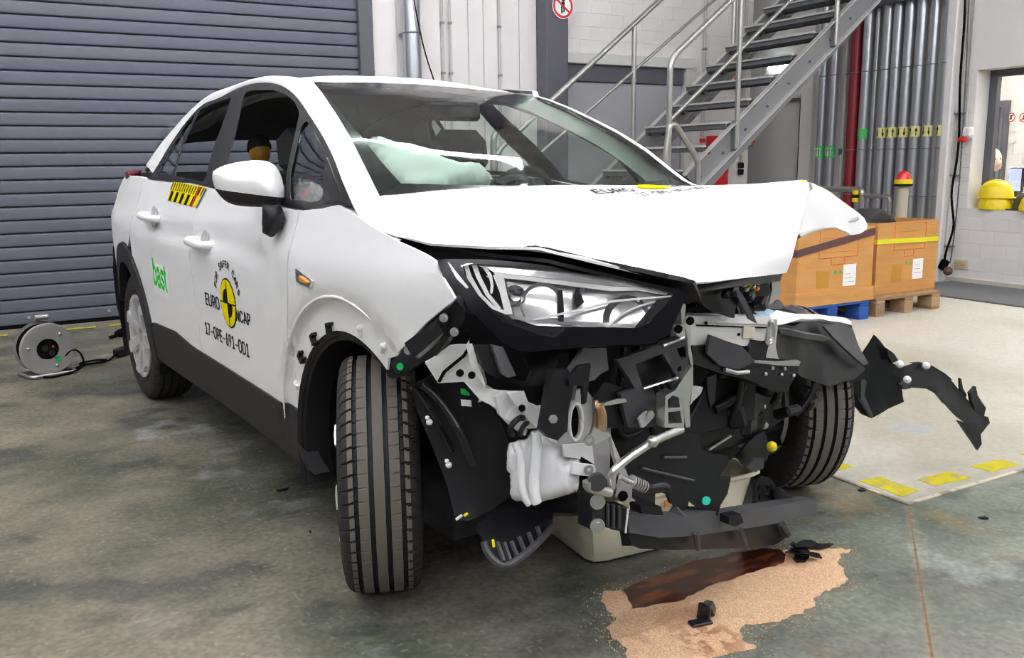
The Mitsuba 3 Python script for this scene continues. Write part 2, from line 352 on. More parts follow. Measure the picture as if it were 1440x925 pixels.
struct('trim_3', bx(1.12, 1.245, 5.14, 5.24, 0, CEIL, .006), JAMB)
for z in (1.95, 2.33): add('trim_3__bolt', ball((1.25, 5.18, z), .012, 1), JAMB)
k = struct('trim_4', bx(2.892, 3.132, 5.02, 5.24, 0, CEIL, .008), JAMB)
# grey door under the stairs with its pale lintel
struct('trim_5', cat([bx(3.132, 4.78, 5.15, 5.22, 2.10, 2.20, .004), bx(3.132, 3.15, 5.17, 5.2, 0, 2.1), bx(4.68, 4.76, 5.17, 5.25, 0, 2.1)]), prin('pale_frame', (.60, .61, .58), .5))
struct('door_2', bx(3.15, 4.68, 5.24, 5.28, 0, 2.1), DOORG)
add('door_2__leaf', bx(3.16, 4.66, 5.222, 5.25, .01, 1.93, .004), prin('door_leaf', (.34, .34, .37), .5)); add('door_2__top_rail', bx(3.15, 4.67, 5.20, 5.25, 1.94, 2.10), JAMB)
# recess at the end of the stairs and the right wall
struct('wall_recess', cat([bx(5.3, 7.2, 7.0, 7.2, -.1, CEIL), bx(5.3, 5.5, 5.5, 7.0, -.1, CEIL)]), WHITEW)
WY0, WY1, WZ0, WZ1 = .9, 2.905, .69, 1.935
struct('wall_right', cat([bx(6.16, 6.4, -8.2, WY0, -.1, CEIL), bx(6.16, 6.4, WY0, WY1, -.1, WZ0), bx(6.15, 6.4, WY0, WY1, WZ1, CEIL), bx(6.16, 6.4, WY1, 3.05, -.1, WZ1), bx(6.15, 6.4, WY1, 3.05, WZ1, CEIL), bx(6.15, 6.4, 3.05, 4.965, -.1, CEIL), bx(6.15, 6.4, 4.965, 5.85, 1.83, CEIL), bx(6.15, 6.4, 5.85, 7.0, -.1, CEIL)]), WHITEW)
bricks('wall_right', [(1.0, 3.045)], .0595, 5, lambda u, z: (6.1635, u, z), 'y')
bricks('wall_right', [(2.91, 3.045)], .7535, 10, lambda u, z: (6.16, u, z), 'y')
struct('baseboard_right', bx(6.13, 6.16, -8, 3.05, 0, .05), prin('skirting', (.55, .53, .46), .6))
struct('trim_6', cat([bx(6.10, 6.16, 4.77, 4.93, 0, CEIL), bx(6.02, 6.16, 3.06, 3.14, 0, CEIL, .01)]), WHITEW)
struct('door_3', bx(6.2, 6.24, 4.965, 5.86, 0, 1.84), DOORL); add('door_3__frame', cat([bx(6.15, 6.22, 4.95, 4.99, 0, 1.86), bx(6.15, 6.22, 4.95, 5.9, 1.80, 1.86), bx(6.15, 6.22, 5.83, 5.87, 0, 1.83)]), JAMB)
add('door_3__edge', bx(6.19, 6.20, 5.01, 5.03, 0, 1.8), GALV)
# window to the office
struct('window_1', cat([bx(6.34, 6.40, 2.83, WY1, WZ0, WZ1), bx(6.34, 6.40, WY0, 2.83, 1.875, WZ1), bx(6.34, 6.40, WY0, WY0 + .07, WZ0, 1.875), bx(6.34, 6.40, WY0, 2.83, WZ0, WZ0 + .02)]), JAMB)
add('window_1__pane', trimesh.Trimesh([(6.37, WY0 + .07, WZ0), (6.37, 2.83, WZ0), (6.37, 2.83, 1.875), (6.37, WY0 + .07, 1.875)], [(0, 1, 2), (0, 2, 3)], process=False), LENS)
struct('wall_office', cat([bx(8.7, 8.8, .5, 5, -.1, 2.7), bx(6.4, 8.8, 4.3, 4.4, -.1, 2.7), bx(6.4, 8.8, .5, .6, -.1, 2.7)]), WHITEW)
bricks('wall_office', [(2.6, 4.16)], .75, 9, lambda u, z: (8.70, u, z), 'y'); struct('ceiling_office', bx(6.4, 8.8, .5, 4.4, 2.7, 2.75), WHITEW); struct('floor_office', bx(7.2, 8.8, .5, 4.4, -.1, 0), 'm_slab')
struct('door_4', cat([bx(8.60, 8.7, 4.262, 4.298, 0, 1.80), bx(8.60, 8.7, 4.17, 4.298, 1.72, 1.80), bx(8.60, 8.7, 4.17, 4.195, 0, 1.72)]), JAMB)
add('door_4__leaf', bx(8.65, 8.7, 4.195, 4.262, 0, 1.72), DOORG)
k = add('office_lamp', bx(7.0, 8.2, 2.0, 3.2, 2.66, 2.69), WHITEW); scene[k]['emitter'] = {'type': 'area', 'radiance': rgb(7.5, 7.6, 6.8)}; tag(k, 'flat ceiling lamp in the office behind the window', 'lamp')
for i, (x, y, l) in enumerate(LAMPS):

    t = 'ceiling_lamp' if i == 0 else f'ceiling_lamp_{i:03d}'
    k = add(t + '__tube', bx(x - l / 2, x + l / 2, y - .05, y + .05, CEIL - .22, CEIL - .18), WHITEW); scene[k]['emitter'] = {'type': 'area', 'radiance': rgb(*[LAMP * c for c in LAMP_COLOUR])}
    add(t + '__housing', bx(x - l / 2 - .03, x + l / 2 + .03, y - .09, y + .09, CEIL - .18, CEIL - .10), WHITEP)
    tag(t, 'long tube lamp hanging under the hall ceiling', 'lamp', 'ceiling lamps')
# ================================================================ THE CAR (own frame: x forward, y left, z up, front axle at x = 0)
labels['car'] = {'label': 'white crashed small family car with its front torn open, bumper gone and bonnet folded up', 'category': 'car'}
_zg=np.linspace(.1,1.62,600)
_wg=PchipInterpolator([.10,.18,.26,.36,.45,.60,.75,.87,.92,.97,1.05,1.12,1.20,1.30,1.40,1.46,1.50,1.62],
 [.74,.80,.838,.855,.862,.868,.873,.874,.867,.847,.820,.795,.748,.682,.620,.584,.555,.42])(_zg)
def W(x,z):
    """half width of the car body at (x, z)"""
    x=np.asarray(x,float);z=np.asarray(z,float)
    w=np.interp(z,_zg,_wg)
    w=w-.11*np.clip((-2.2-x)/1.15,0,2)**2-.045*np.clip((x-.05)/.5,0,2)**2*np.clip((z-.3)/.5,0,1)
    r=np.hypot(x+.02,z-.33); s=np.clip((.502-r)/.008,0,1); s=s*s*(3-2*s)
    c=np.clip((x+2.25)/.25,0,1)*np.clip((-.42-x)/.22,0,1); zc=.935-.05*np.clip((x+.95)/.5,0,1)**2
    w=w-.020*c*np.exp(-((z-zc+.022)/.026)**2)+.004*c*np.exp(-((z-zc-.02)/.02)**2)
    return w-.020*s*np.clip((z-.3)/.1,0,1)

def spt(x, z, side=-1, off=0.):
    x, z = np.asarray(x, float), np.asarray(z, float)
    return np.stack([x, side * (W(x, z) + off), z], -1)
def shoved(P):
    """the left front pillar was pushed back by the crash"""
    P = np.array(P, float); t = np.clip((P[:, 0] + 1.35) / 1.2, 0, 1); P[:, 0] -= .25 * t; P[:, 1] -= .035 * t; return P
def panel(P, side=-1, off=0., depth=.03, h=.035, holes=(), gap=.003):
    """a piece of the body side with the (x, z) outline P, its edges turned inwards by depth"""
    poly = sg.Polygon(P).buffer(0)
    for q in holes: poly = poly.difference(sg.Polygon(q).buffer(0))
    poly = poly.buffer(-gap, join_style=2)
    ms = []
    for g in getattr(poly, 'geoms', [poly]):
        V, Fc = gridclip(g, h); v = spt(V[:, 0], V[:, 1], side, off)
        m = trimesh.Trimesh(v, Fc if side < 0 else Fc[:, ::-1], process=False)
        e = np.sort(m.edges, axis=1); u, i, k = np.unique(e, axis=0, return_index=True, return_counts=True); o = m.edges[i[k == 1]]
        L = len(v); inn = v.copy(); inn[:, 1] -= side * depth
        f2 = np.vstack([m.faces, np.stack([o[:, 1], o[:, 0], o[:, 0] + L], 1), np.stack([o[:, 1], o[:, 0] + L, o[:, 1] + L], 1)])
        ms.append(trimesh.Trimesh(np.vstack([v, inn]), f2, process=False))
    return cat(ms)
def smoothed(P, it=2, closed=True):
    P = np.asarray(P, float)
    for _ in range(it):
        Q = np.roll(P, -1, 0) if closed else P[1:]; A = P if closed else P[:-1]
        R = np.stack([.75 * A + .25 * Q, .25 * A + .75 * Q], 1).reshape(-1, P.shape[1])
        P = R if closed else np.vstack([P[:1], R, P[-1:]])
    return P
# ---- outlines on the body side, (x, z)
DLO_TOP = [(-.029,1.066),(-.335,1.216),(-.646,1.328),(-.907,1.415),(-1.096,1.458),(-1.311,1.484),(-1.635,1.481),(-1.831,1.455),(-2.055,1.428),(-2.169,1.344),(-2.206,1.268),(-2.208,1.189),(-2.223,1.143)]
DLO_BOT = [(-2.274,1.115),(-1.825,1.106),(-1.57,1.106),(-1.284,1.093),(-.908,1.068),(-.528,1.047),(-.349,1.041),(-.198,1.052)]
DLO_T = spline(DLO_TOP, 60)
DLO = np.array([tuple(q) for q in DLO_T] + DLO_BOT)
def rounded(P, r=.018):
    g = sg.Polygon(P).buffer(-r, quad_segs=6).buffer(2 * r, quad_segs=6).buffer(-r, quad_segs=6); g = max(getattr(g, 'geoms', [g]), key=lambda q: q.area); return np.array(g.exterior.coords)[:-1]
OPEN_F = np.array([(-1.48,1.449),(-1.437,1.459),(-1.364,1.458),(-1.139,1.443),(-.969,1.415),(-.838,1.379),(-.748,1.341),(-.502,1.076),(-.542,1.066),(-.917,1.08),(-1.141,1.095),(-1.269,1.244)])
QUARTER_F = np.array([(-.701,1.33),(-.319,1.198),(-.222,1.074),(-.303,1.066),(-.468,1.069)])
SAIL = np.array([(-.31,1.19),(-.207,1.144),(-.061,1.069),(-.209,1.069)])
OPEN_R = np.array([(-1.627,1.448),(-1.848,1.436),(-2.015,1.418),(-2,1.301),(-1.986,1.257),(-1.825,1.131),(-1.576,1.12),(-1.364,1.111),(-1.498,1.249)])
QUARTER_R = np.array([(-2.063,1.408),(-2.008,1.27),(-1.867,1.135),(-2.15,1.139),(-2.144,1.241),(-2.122,1.361)])
ARCHC, ARCHR = (-.02, .33), .40
def arc(c, r, a0, a1, n=24): return [(c[0] + r * math.cos(math.radians(t)), c[1] + r * math.sin(math.radians(t))) for t in np.linspace(a0, a1, n)]
RARC = (-2.604, .33)
SILLTOP = [(-2.15, .455), (-2.09, .47), (-1.72, .482), (-1.48, .456), (-1.127, .449), (-.562, .434), (-.427, .425)]
XF, XB = -.395, -1.36           # front edge of the front door, split between the doors
def silltop(x): return float(np.interp(x, [p[0] for p in SILLTOP], [p[1] for p in SILLTOP]))
belt = DLO_BOT
def belty(x): return float(np.interp(x, [p[0] for p in belt], [p[1] for p in belt]))
DF = [(x, silltop(x) + .0) for x in np.linspace(XB, XF - .03, 12)] + [(XF - .03, .60), (XF + .02, .80), (XF + .03, .92), (XF + .02, 1.05)] + [(x, belty(x)) for x in np.linspace(XF, XB - .04, 12)] + [(XB - .03, .9), (XB, .6)]
DR_ARC = [p for p in arc(RARC, .475, 8, 75, 14)]
DR = [(XB, .6), (XB - .03, .9), (XB - .04, belty(XB - .04))] + [(x, belty(x)) for x in np.linspace(XB - .06, -2.32, 12)] + [(-2.36, .98), (-2.40, .85)] + [p for p in DR_ARC[::-1] if p[1] < .79 and p[0] > -2.41] + [(-2.10, silltop(-2.10))] + [(x, silltop(x)) for x in np.linspace(-2.05, XB, 10)]
FEN = arc(ARCHC, ARCHR, 197, 57, 34) + [(0.212,0.699),(0.268,0.717),(0.317,0.747),(0.41,0.817),(0.514,0.881),(0.491,0.903),(0.431,0.948),(0.424,0.958),(0.379,0.97),(0.311,0.983),(0.239,0.994),(0.17,1.008)] + [(-.11, 1.068), (XF + .02, 1.055), (XF + .03, .92), (XF + .02, .80), (XF - .03, .60), (XF - .03, .43)]
QUA = [(-2.40, .85), (-2.36, .98), (-2.32, belty(-2.32)), (-2.45, 1.125), (-2.75, 1.13), (-3.05, 1.12), (-3.24, 1.05), (-3.30, .90), (-3.30, .74), (-3.22, .62)] + arc(RARC, .475, 142, 75, 18)
for side in (-1, 1):
    sv = shoved if side > 0 else (lambda q: q)
    C('front_door', panel(sv(DF), side), PAINT, 35)
    C('rear_door', panel(DR, side), PAINT, 35)
    if side < 0: C('front_wing', panel(FEN, side, depth=.006), PAINT, 35, 'white front wing with clip slots along the bare wheel arch')
    C('rear_quarter', panel(QUA, side), PAINT, 35)
    C('window_trim', panel(sv(DLO), side, .0, .003, .03, [sv(rounded(OPEN_F)), sv(rounded(QUARTER_F)), sv(rounded(OPEN_R)), sv(rounded(QUARTER_R))], 0), TRIM, 35, 'black window surround and pillar covers')
    for Q in (QUARTER_F, QUARTER_R):
        C('quarter_light', panel(sv(rounded(Q)), side, -.008, .004, .05, (), -.004), TINT, 35)
    # sill and door cladding, wheel arch cladding
    low = [(-.40, .425), (-.43, .33), (-.34, .245), (-.6, .262), (-1.10, .285), (-2.0, .29), (-2.15, .30), (-2.13, .45)]
    C('sill_cladding', panel(SILLTOP[::1] + low, side, .006, .05, .04, (), -.002), CLAD, 35, 'dark grey plastic sill')
    C('arch_cladding', panel(arc(RARC, .475, -8, 160, 36) + arc(RARC, .375, 160, -8, 36), side, .012, .04, .03), CLAD, 35, 'dark grey plastic wheel arch trim')
    # inner body behind the shut lines, wheel houses
    C('inner_side', panel([(-3.2, .36), (-3.2, 1.1), (-2.3, 1.1), (-.25, 1.0), (-.42, .45), (-.45, .3), (-2.1, .3), (-2.14, .5), (-2.3, .74), (-2.6, .82), (-2.9, .74), (-3.0, .36)], side, -.075, .03, .08), DARK, 35)
    for cx, R, y0, y1 in ((-2.604, .40, .36, .83), (-.02, .385, .36, .845)):
        if side > 0 and cx > -1: continue
        A = [[(cx + R * math.cos(t), side * y, .33 + R * math.sin(t)) for t in np.linspace(-.35 if cx < -1 else 1.75, math.pi + .35, 30)] for y in (y0, (y0 + y1) / 2, y1)]
        g = gridmesh(A); back = [[(cx + R * s * math.cos(t), side * y0, .33 + R * s * math.sin(t)) for t in np.linspace(-.35 if cx < -1 else 1.75, math.pi + .35, 30)] for s in (.02, 1)]
        C('wheel_house', cat([g, gridmesh(back)]), BLACK, 40)
# front arch: black inner lip
C('front_wing__arch_ring', tube([(ARCHC[0] + .497 * math.cos(t), -float(W(ARCHC[0] + .505 * math.cos(t), ARCHC[1] + .505 * math.sin(t))) + .003, ARCHC[1] + .497 * math.sin(t)) for t in np.radians(np.linspace(176, 68, 50))], .006 * np.sqrt(np.sin(np.linspace(.02, math.pi - .02, 50))), 8), PAINT, 60)
C('arch_lip', gridmesh([[(ARCHC[0] + r * math.cos(t), -y, ARCHC[1] + r * math.sin(t)) for t in np.radians(np.linspace(200, 57, 40))] for r, y in ((.402, .852), (.375, .835), (.37, .76))]), BLACK, 40)
# ---- roof, pillars, bonnet surroundings
WS_R = np.array([(-.158,-.67,1.081),(-.499,-.59,1.25),(-.686,-.55,1.332),(-.862,-.52,1.413),(-.988,-.5,1.464)])
WS_LE = np.array([(-.216,0.67,1.072),(-.267,0.66,1.086),(-.342,0.635,1.139),(-.44,0.605,1.211),(-.564,0.58,1.278),(-.683,0.56,1.33),(-.828,0.54,1.387),(-.946,0.52,1.428),(-1.023,0.51,1.448)])
HEAD = spline([tuple(WS_R[-1])] + [(-1.04,-.279,1.474),(-1.07,-.049,1.48),(-1.08,0.223,1.473),(-1.09,0.446,1.463)] + [tuple(WS_LE[-1])], 33)
def zroof(x): return PchipInterpolator([-3.05, -2.8, -2.5, -2.2, -1.9, -1.6, -1.3, -1.1, -.9], [1.33, 1.40, 1.465, 1.505, 1.53, 1.538, 1.530, 1.505, 1.46])(x)
SS = np.linspace(-1, 1, 33)
def roofpt(x, y): return (x, y, float(zroof(x)) - .035 * (abs(y) / .5) ** 2.4)
XS = np.linspace(0, 1, 26)
ROOF = []
for f in XS:
    row = []
    for h_, s_ in zip(HEAD, SS):
        x = h_[0] * (1 - f) - 2.95 * f; q = np.array(roofpt(x, h_[1] * (1 - f) + .5 * s_ * f)); e = min(1, f / .16); e = e * e * (3 - 2 * e)
        q[2] = (h_[2] + (h_[0] - x) * .10) * (1 - e) + q[2] * e; row.append(q)
    ROOF.append(row)
ROOF = np.array(ROOF)
C('roof', gridmesh(ROOF), PAINT, 40)
C('roof_lining', gridmesh(ROOF * [1, 1.04, 1] - [.03, 0, .045]), LINING, 40)
# body frame around the side windows: from the window line up over the pillar to screen and roof
dt = np.array(DLO_TOP); dens = resample(DLO_T, 60)
A3 = spt(dens[:, 0], dens[:, 1])
rail = [tuple(q) for q in WS_R] + [tuple(q) for q in ROOF[3:23:2, 0]] + [(-2.72, -.55, 1.34), (-2.86, -.59, 1.26), (-2.98, -.63, 1.17)]
# the inner curve is matched to the outer one by arc position of a few pairs
dA = np.r_[0, np.cumsum(np.linalg.norm(np.diff(A3, axis=0), axis=1))]; dA /= dA[-1]
rl = np.array(rail); dB = np.r_[0, np.cumsum(np.linalg.norm(np.diff(rl, axis=0), axis=1))]; dB /= dB[-1]
near = lambda q: dA[np.argmin(np.hypot(dens[:, 0] - q[0], dens[:, 1] - q[1]))]
mp = PchipInterpolator([0, near(dt[1]), near(dt[2]), near(dt[3]), near(dt[4]), near(dt[6]), 1], [0, dB[1], dB[2], dB[3], dB[4], dB[6], 1])
B3 = np.stack([np.interp(mp(dA), dB, rl[:, k]) for k in range(3)], -1)
kp = int(np.argmin(np.abs(mp(dA) - dB[4])))
B3L = B3 * [1, -1, 1]; B3L[:kp + 1] = resample(WS_LE, kp + 1); B3L[kp + 1:, 1] = np.maximum(B3L[kp + 1:, 1], .5)
dl_ = shoved(dens); A3L = spt(dl_[:, 0], dl_[:, 1], 1); wp = np.clip((np.arange(60) - kp - 2) / 8., 0, 1)[:, None]
A3L = (B3L + [-.015, .045, -.012]) * (1 - wp) + A3L * wp
def frame(s):
    if s > 0:
        R = []
        for t in np.linspace(0, 1, 9):
            bulge = .012 * 4 * t * (1 - t); R.append(A3L * (1 - t) + B3L * t + [0, .8 * bulge, .5 * bulge])
        return gridmesh(R)
    rows = []
    for t in np.linspace(0, 1, 9):
        bulge = .026 * 4 * t * (1 - t)
        out = np.array([0, -1., 0]) * .45 + np.array([0, 0, 1.]) * .9
        rows.append(A3 * (1 - t) + B3 * t + np.stack([np.zeros(60), -.55 * bulge * np.ones(60), .8 * bulge * np.ones(60)], -1))
    R = np.array(rows); d_ = R[:, :1] - R[:, 2:3]
    return gridmesh(np.concatenate([R[:, :1] + d_ * 1.3 + [0, .03, -.09], R[:, :1] + d_ * .7 + [0, .010, -.012], R], 1))
for s in (-1, 1):
    C('body_frame', frame(s), PAINT, 50)
# pillar linings seen through the screen
for s in (-1, 1):
    inn = rl[:16].copy(); inn2 = resample(A3[:48], 16)
    if s > 0: continue
    a = resample(inn, 30) - [.02, 0, .03]; b = resample(A3[:50], 30) + [-.03, .075, -.02]
    a[:, 1] += .015
    G = np.array([a, a * .45 + b * .55 + [0, .05, -.02], b]); G[..., 1] *= -s
    C('pillar_lining', gridmesh(G), PILLAR, 50)
La = resample(B3L, 30) - [.015, .012, .012]; Lb = resample(A3L * [1, 1, 1], 30) + [-.05, -.07, -.05]
C('pillar_lining', gridmesh([La, La * .5 + Lb * .5 + [-.02, -.03, -.01], Lb]), PILLAR, 60)
# windscreen: between its two edges, the header and the bowed foot
nT = 25
_sR, _sL = resample(WS_R, nT), resample(WS_LE, nT)
_bt = np.stack([[q0 * (1 - (k + 1) / 2) + q1 * (k + 1) / 2 for q0, q1 in zip(WS_R[0], WS_LE[0])] for k in SS])
_u, _v = ((SS + 1) / 2)[None, :, None], np.linspace(0, 1, nT)[:, None, None]
SCR = (1 - _u) * _sR[:, None] + _u * _sL[:, None] + (1 - _v) * _bt[None] + _v * HEAD[None]
SCR -= (1 - _u) * (1 - _v) * _sR[0] + _u * (1 - _v) * _sL[0] + (1 - _u) * _v * _sR[-1] + _u * _v * _sL[-1]
SCR = SCR + (1 - (2 * _u - 1) ** 2) * (1 - _v) ** 1.5 * np.array([.20, 0, -.020])
def screen(t, s, off=0.):
    """t: 0 foot .. 1 header, s: -1 right .. 1 left"""
    i, j = np.clip(t, 0, 1) * (nT - 1), (np.clip(s, -1, 1) + 1) / 2 * 32; i0, j0 = min(int(i), nT - 2), min(int(j), 31); a, b = i - i0, j - j0
    q = SCR[i0, j0] * (1 - a) * (1 - b) + SCR[i0 + 1, j0] * a * (1 - b) + SCR[i0, j0 + 1] * (1 - a) * b + SCR[i0 + 1, j0 + 1] * a * b
    return tuple(q - np.array([.5, 0, .8]) * off)
C('windscreen', gridmesh(SCR), GLASS, True, 'greenish glass')
edge = [screen(t, -1 + .0) for t in np.linspace(1, 0, 12)] + [screen(0, s) for s in np.linspace(-1, 1, 20)] + [screen(t, 1) for t in np.linspace(0, 1, 12)]
inner = [screen(t, -1 + .035 + .10 * (1 - t) ** 2, .004) for t in np.linspace(.97, .10, 12)] + [screen(.10 + .0 * abs(s), s * .9, .004) for s in np.linspace(-1, 1, 20)] + [screen(t, 1 - .035 - .10 * (1 - t) ** 2, .004) for t in np.linspace(.10, .97, 12)]
C('screen_border', gridmesh([[np.array(p) - [.002, 0, .003] for p in edge], inner]), GLOSS, 40, 'black border of the windscreen')
C('screen_border', gridmesh([[screen(.975, s, .004) for s in np.linspace(-1, 1, 20)], [screen(1, s, .004) for s in np.linspace(-1, 1, 20)]]), GLOSS, 40)
# rear: tailgate, lamps, bumper
rb = [(-2.95, z) for z in ()]
C('tailgate', gridmesh([[(x - .05 * (1 - (y / .7) ** 2), y * wv, z) for y in np.linspace(-.7, .7, 13)] for x, z, wv in ((-3.10, 1.14, .92), (-3.12, 1.13, .92), (-3.24, 1.08, .95), (-3.30, .9, .98), (-3.30, .68, 1.0))]), PAINT, 40)
C('rear_screen', gridmesh([[(x - .05 * (1 - (y / .7) ** 2), y * wv, z) for y in np.linspace(-.62, .62, 13)] for x, z, wv in ((-2.90, 1.40, .86), (-3.09, 1.14, .98))]), 'm_rear_glass', 40)
for s in (-1, 1): C('tailgate__pillar', gridmesh([[(-2.78, s * .50, 1.37), (-2.82, s * .47, 1.36)], [(-3.0, s * .64, 1.15), (-3.09, s * .60, 1.14)]]), PAINT)
C('rear_bumper', gridmesh([[(x + .12 * (abs(y) / .8) ** 4, y, z) for y in np.linspace(-.80, .80, 15)] for x, z in ((-3.30, .74), (-3.36, .6), (-3.35, .4), (-3.25, .27))]), CLAD, 40)
for s in (-1, 1):
    C('tail_lamp', pillow([(-2.98, s * .66, 1.155), (-2.75, s * .775, 1.13), (-3.0, s * .755, 1.09), (-3.2, s * .70, 1.0), (-3.25, s * .64, 1.05)], .03, .02, .05, .02), prin('tail_lamp', (.16, .012, .02), .15, coat=1.) if s < 0 else 'm_tail_lamp', 40, 'dark red rear lamp')
C('underbody', bx(-3.2, .25, -.70, .70, .20, .26), DARK)
C('bulkhead', gridmesh([[(-.25, y, z) for y in (-.7, .7)] for z in (.22, 1.02)]), DARK)
_fx = [(-.076,1.057),(-.015,1.045),(0.039,1.032),(0.095,1.019),(0.147,1.006),(0.229,0.986)]
_fe = np.array([spt(x, z, -1, -.002) for x, z in _fx])
_hd = np.array([tuple(B3[0])] + [(-.111,-.74,1.061),(-.083,-.74,1.033),(-.043,-.742,1.008),(-.009,-.735,0.987),(0.054,-.728,0.981)]) + [0, .012, -.006]
C('scuttle_corner', gridmesh([_fe * (1 - t) + _hd * t for t in np.linspace(0, 1, 7)]), PAINT, 60)
C('roof_aerial', rod(*[(-2.45, .0, 1.47), (-2.62, 0., 1.60)], .006), BLACK)
# ---- wheels: own axis along y, outer face at -y
def make_tyre(R=.326, w=.205, rim=.208, n=600):
    h = w / 2
    prof = [(rim, -h * .80), (rim + .01, -h * .88), (rim + .035, -h * .97), (.275, -h * 1.02), (.296, -h * .98), (.308, -h * .93), (.317, -h * .85), (.3225, -h * .74)]
    gro = []
    for c, g in ((-.56, .045), (-.19, .05), (.19, .05), (.56, .045)):
        gro += [(c - g - .012, 0), (c - g, 1), (c + g, 1), (c + g + .012, 0)]
    ys = [(-.66, 0)]
    for a in gro: ys.append(a)
    ys.append((.66, 0)); prof2 = []
    for c, dpt in ys:
        r = R - .004 * c * c - .0; prof2.append((r - .012 * dpt, c * h))
    prof = prof + prof2 + [(r, -y) for r, y in prof[::-1]]
    prof = np.array(prof); m = len(prof); an = np.arange(n) * 2 * np.pi / n; V = np.zeros((n, m, 3))
    for i, a in enumerate(an):
        r = prof[:, 0].copy(); y = prof[:, 1]; c = y / h
        sh = (np.abs(c) > .6) & (r > .300); mid = (np.abs(np.abs(c) - .37) < .14) & (r > .318)
        k = 10; bow = np.round(5 * np.clip((np.abs(c) - .6) / .4, 0, 1) ** 1.5).astype(int)
        r = r - .006 * (sh & ((i + bow + 3 * (c > 0)) % k == 0))
        r = r - .004 * (mid & ((i + np.round(8 * np.abs(c)).astype(int)) % k == 4) & (np.abs(c) > .26))
        V[i] = np.stack([r * math.cos(a), y, r * math.sin(a)], -1)
    idx = np.arange(n * m).reshape(n, m); f = []
    a = idx[:, :-1].ravel(); b = idx[:, 1:].ravel(); c = np.roll(idx, -1, 0)[:, 1:].ravel(); d = np.roll(idx, -1, 0)[:, :-1].ravel()
    return trimesh.Trimesh(V.reshape(-1, 3), np.vstack([np.stack([a, b, c], 1), np.stack([a, c, d], 1)]), process=False)
scene['m_tyre'] = {'type': 'twosided', 'b': {'type': 'principled', 'base_color': rgb(.022, .020, .019), 'roughness': .65, 'specular': .35}}
RIM = prin('alloy', (.80, .80, .81), .25, metal=.6)
tyre = make_tyre()
_fc = tyre.vertices[tyre.faces]; _r = np.hypot(_fc[..., 0], _fc[..., 2]).min(1); _top = (_r > .3195) | ((_r > .300) & (np.abs(_fc[..., 1]).min(1) > .088) & (np.abs(_fc[..., 1]).max(1) < .0985) & (_r > .306))
tread = trimesh.Trimesh(tyre.vertices, tyre.faces[_top], process=False); tread.remove_unreferenced_vertices(); tyre = trimesh.Trimesh(tyre.vertices, tyre.faces[~_top], process=False); tyre.remove_unreferenced_vertices()
TREAD = prin('tread', (.135, .118, .104), .7, spec=.25)
def spoke_wheel():
    ms = []
    for i in range(7):
        a = i * 2 * math.pi / 7
        o = sg.Polygon([(.045, -.026), (.10, -.020), (.195, -.030), (.195, .030), (.10, .020), (.045, .026)])
        V, Fc = gridclip(o, .03); top = np.stack([V[:, 0], -.062 - .025 * np.clip((V[:, 0] - .05) / .15, 0, 1) + 2.2 * V[:, 1] ** 2, V[:, 1]], -1)
        s = shell(trimesh.Trimesh(top, Fc, process=False), -.03); rotm(s, math.degrees(a), [0, 1, 0]); ms.append(s)
    return ms
rim_face = lathe([(.186, .085), (.200, .095), (.208, .085), (.208, -.02), (.203, -.09), (.212, -.092), (.212, -.10), (.196, -.096), (.190, -.06), (.186, .085)], 64, 'y')
rim_face.vertices[:, 1] *= 1
hub = lathe([(0, .050), (.05, .05), (.062, .03), (.062, -.02), (0, -.02)], 32, 'y'); 
scene_tyre = None
def wheel(name, c, steer, lab, outer=-1, camber=0.):
    M = TF().rotate([0, 0, 1], RY).translate(list(c)).rotate([0, 0, 1], steer).rotate([1, 0, 0], camber)
    if outer > 0: M = M.rotate([0, 0, 1], 180)
    global scene_tyre
    w = 'car__wheel'; i = 0
    while w + '__tyre' in scene: i += 1; w = f'car__wheel_{i:03d}'
    if scene_tyre is None:
        scene_tyre = add(w + '__tyre', tyre, 'm_tyre', 25, M); add(w + '__rim', rim_face, RIM, 30, M)
        add(w + '__tread', tread, TREAD, 25, M); add(w + '__hub', hub.copy(), RIM, 30, M)
        for s in spoke_wheel(): add(w + '__spoke', s, RIM, 35, M)
        add(w + '__brake_disc', lathe([(.05, .02), (.135, .02), (.135, .035), (.05, .035)], 40, 'y'), STEEL, 30, M)
    else:
        for q in [q for q in scene if q.startswith('car__wheel__')]: copy(w + q[len('car__wheel'):], q, M)
    labels[w] = {'label': lab}
wheel('r', (-2.604, -.728, .326), 0, 'rear wheel with silver seven spoke rim')
wheel('f', (-.03, -.765, .326), -27, 'front wheel steered outwards, tread facing forward')
wheel('l', (.13, .77, .326), -24, 'front wheel behind the torn off liner', 1)
wheel('rl', (-2.604, .728, .326), 0, 'rear wheel on the far side', 1)
for q in ('car__wheel__tread', 'car__wheel_003__tread'): scene[q]['bsdf'] = {'type': 'ref', 'id': 'm_tyre'}
